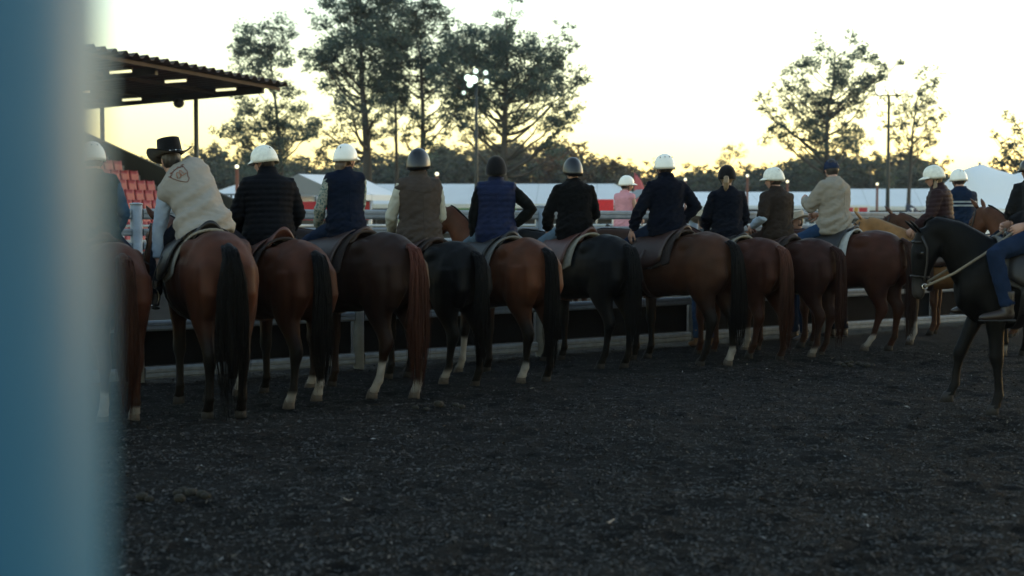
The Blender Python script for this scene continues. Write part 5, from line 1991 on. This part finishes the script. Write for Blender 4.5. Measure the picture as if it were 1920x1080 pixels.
flood_mast((-1.80, 72, 0), 8.4, 'floodlight mast with lit lamps in front of the spreading gum', [(-.42, 8.66, .17, .50), (-.12, 8.58, .20, .60), (-.32, 8.34, .15, .45), (.48, 8.92, .12, .30), (.52, 8.48, .13, .30), (-.02, 9.0, .13, .35), (-.62, 7.92, .10, .24)], (.70, 1.0, .80))
flood_mast((17.4, 66, 0), 7.3, 'thin dark light mast with pale lamps at right', [(-.45, 7.5, .22, .4), (-.05, 7.62, .16, .4), (.35, 7.5, .14, .4), (-.4, 6.95, .14, .4)], (1.0, .98, .80))
M_globe = mat('lamp_globe', (.9, .9, .8), .4, emit=((1.0, .90, .55), 0.45), var=0)
M_orange = mat('orange_post', (.16, .048, .020), .7, var=.2)
for x, y, z, lab in ((-13.5, 70, 4.15, 'lit globe lamp on orange post beside the grandstand'), (-4.0, 76, 3.98, 'lit globe lamp on orange post behind the brown vest rider'),
                     (12.4, 102, 4.40, 'lit globe lamp on orange post left of the ponytailed rider'), (17.0, 103, 4.70, 'lit globe lamp on orange post behind the worn white helmet'),
                     (19.9, 103, 4.28, 'lit globe lamp on orange post between brown jacket and tan jacket'), (26.9, 105, 4.15, 'lit globe lamp on orange post right of the tan jacket rider')):
    root = empty('lamp_post', (x, y, 0))
    tag(root, lab, 'lamp', 'globe lamps on orange posts')
    MB().limb([(0, 0, -.1), (0, 0, z - .14)], [.10, .09], n=10).build('post', M_orange, root)
    MB().ball((0, 0, z), .10, 12, 8).build('globe', M_globe, root)


def feather_flag(loc, h, w, m, label, rz=0.0):
    root = empty('feather_flag', loc, rz)
    tag(root, label, 'flag')
    MB().tube([(0, 0, -.1), (0, 0, h * .8), (.03, 0, h * .93), (w * .5, 0, h)], [.03, .022, .015, .01], 6).build('pole', M_mast, root)
    g = []
    for i in range(9):
        t = i / 8
        wd = w * (1.0 if t < .72 else max(.12, 1 - ((t - .72) / .28) ** 2))
        g.append([(.02 + wd * q / 3, .05 * math.sin(q * 1.3 + t * 5), h * (.30 + .68 * t) - (.0 if q < 3 else .02)) for q in range(4)])
    MB().sheet(g, (0, .012, 0)).build('banner', m, root)
    return root


feather_flag((4.95, 58, 0), 3.55, .42, mat('faded_red_flag', (.50, .10, .11), .7, var=.1), 'tall red feather flag beyond the fence at centre')
fw = feather_flag((22.1, 80, 0), 2.55, .85, mat('navy_flag', (.02, .03, .06), .7, var=.1), 'navy and white feather flag right of the hipped marquee', R(15))
MB().sheet([[(.18 + .16 * math.sin(i * .9) * .4 + q * .34, -.02, 1.05 + .165 * i) for q in range(2)] for i in range(8)], (0, -.01, 0)).build('white_mark', M_white, fw)


# small timber hut
def hut():
    root = empty('timber_hut', (4.75, 52, 0), R(12))
    tag(root, 'small brown timber hut with grey gable roof beyond the fence', 'hut')
    mw = mat('hut_timber', (.070, .036, .022), .85, var=.3, scale=3, stretch=(1, 1, .3))
    mr = mat('hut_roof', (.20, .205, .21), .6, var=.15)
    for k in range(8):
        x0 = -.62 + k * .155
        hgt = 2.05 + (.42 - abs(x0 + .0775) * .68)
        MB().box((x0 + .004, -.65, 0), (x0 + .151, -.61, hgt)).build('plank', mw, root, smooth=False)
    for s in (-1, 1):
        MB().box((s * .62 - .02, -.60, 0), (s * .62 + .02, .65, 2.05)).build('side_wall', mw, root, smooth=False)
        MB().sheet([[(0, -.8, 2.62), (0, .8, 2.62)], [(s * .85, -.8, 2.03), (s * .85, .8, 2.03)]], (0, 0, .05)).build('roof_slope', mr, root, smooth=False)
    MB().box((-.24, -.668, .2), (.20, -.655, 1.85)).build('door', mat('hut_door', (.02, .012, .010), .8), root, smooth=False)


hut()


def board(loc, rz, w, z0, z1, m, label, strips=None):
    root = empty('banner_board', loc, rz)
    tag(root, label, 'banner')
    MB().box((-w / 2, -.02, z0), (w / 2, .02, z1)).build('panel', m, root, smooth=False)
    for s in (-1, 1):
        MB().limb([(s * (w / 2 - .05), .06, -.1), (s * (w / 2 - .05), .06, z1)], [.03] * 2, n=6).build('leg', M_pole, root)
    if strips:
        for x0, x1, c in strips:
            MB().box((x0, -.028, z0 + (z1 - z0) * .2), (x1, -.022, z1 - (z1 - z0) * .2)).build('colour_block', c, root, smooth=False)


m_yel = mat('yellow_print', (.55, .30, .03), .6)
m_ora = mat('orange_print', (.60, .10, .03), .6)
board((-9.05, 44, 0), 0, .42, 1.88, 2.32, mat('orange_red_board', (.62, .085, .055), .6, var=.05), 'small orange-red board beside the tan vest rider')
board((-8.6, 60, 0), R(20), 5.4, 1.55, 2.32, M_red, 'long red banner under the grey-ended marquee')
board((-4.9, 75, 0), 0, 1.8, 1.7, 2.45, M_red, 'red banner right of the navy vest rider')
board((4.2, 70, 0), 0, 1.6, 1.75, 2.55, mat('bright_red_board', (.70, .012, .020), .6), 'bright red board between pink rider and timber hut')
board((23.6, 100, 0), 0, 3.0, 1.75, 2.55, M_white, 'white banner with orange and red print under the hipped marquee', [(-1.4, -.8, m_ora), (-.75, -.3, m_yel), (-.25, .35, M_red), (.4, .7, m_yel), (.75, 1.35, M_red)])
board((-2.3, 60, 0), R(-5), 5.0, 1.2, 2.05, mat('green_mesh_screen', (.10, .20, .07), .8, var=.15), 'pale green mesh screen behind the bright bay horse head')


# dark raised deck with a steward
def deck():
    root = empty('raised_deck', (-10.25, 49.0, 0))
    tag(root, 'dark raised timber deck near the grandstand', 'deck')
    md = mat('deck_timber', (.018, .022, .020), .85, var=.25, scale=3)
    for k in range(10):
        MB().box((-1.0 + k * .25 + .004, -.9, 1.38), (-1.0 + (k + 1) * .25 - .004, .9, 1.43)).build('plank', md, root, smooth=False)
    MB().box((-1.0, -.86, .2), (1.5, -.82, 1.375)).build('skirt', md, root, smooth=False)
    for x in (-.95, .25, 1.45):
        for y in (-.8, .8):
            MB().limb([(x, y, -.1), (x, y, 1.375)], [.06] * 2, n=6).build('leg', md, root)
    for x in (.05, .75, 1.45):
        MB().limb([(x, -.78, 1.43), (x, -.78, 2.4)], [.03] * 2, n=6).build('post', M_mast, root)
    MB().limb([(.05, -.78, 2.42), (1.45, -.78, 2.42)], [.035] * 2, n=6).build('handrail', M_pole, root)


deck()
person(dict(matrix=Matrix.Translation((-10.55, 48.7, 1.44 + .985 * .98)) @ Matrix.Rotation(R(-60), 4, 'Z'), seat='stand', label='distant steward in dark vest standing on the raised deck', lean=3,
            top=dict(kind='vest', mat=cloth('steward_vest', (.014, .016, .024)), sleeve=cloth('steward_shirt', (.25, .33, .46)), grow=.03), seed=30, hairstyle='short', trousers=C_ddenim,
            **arms(l=((.1, .15, -1), (.3, 0, -1)), r=((.1, -.15, -1), (.3, 0, -1)))))

# second, farther rail fence on the other side of the lane
def far_fence():
    root = empty('rail_fence', (-14, 33, 0), R(20))
    tag(root, 'farther pale rail fence across the lane behind the arena fence', 'fence')
    mp = mat('pale_rail', (.42, .44, .45), .5, .3, var=.1)
    for k in range(20):
        MB().limb([(k * 2.4, 0, -.15), (k * 2.4, 0, 1.5)], [.045] * 2, n=8).build('post', mp, root)
        for z in (1.42, 1.05, .65, .28):
            MB().limb([(k * 2.4 + .05, 0, z), (k * 2.4 + 2.35, 0, z)], [.035] * 2, n=8).build('rail', mp, root)


far_fence()


# ------------------------------------------------------------------ thin evening haze over the ground
def haze():
    b = MB().box((-420, -60, -1.2), (420, 330, 24))
    m = bpy.data.materials.new('evening_haze')
    m.use_nodes = True
    N, L = m.node_tree.nodes, m.node_tree.links
    N.remove(N['Principled BSDF'])
    v = N.new('ShaderNodeVolumePrincipled')
    v.inputs['Color'].default_value = (.86, .92, 1.0, 1)
    v.inputs['Density'].default_value = 0.00025
    v.inputs['Anisotropy'].default_value = 0.2
    L.new(v.outputs[0], N['Material Output'].inputs['Volume'])
    o = b.build('haze', m, smooth=False)
    tag(o, 'thin evening haze over the show ground', 'haze', kind='stuff')


haze()
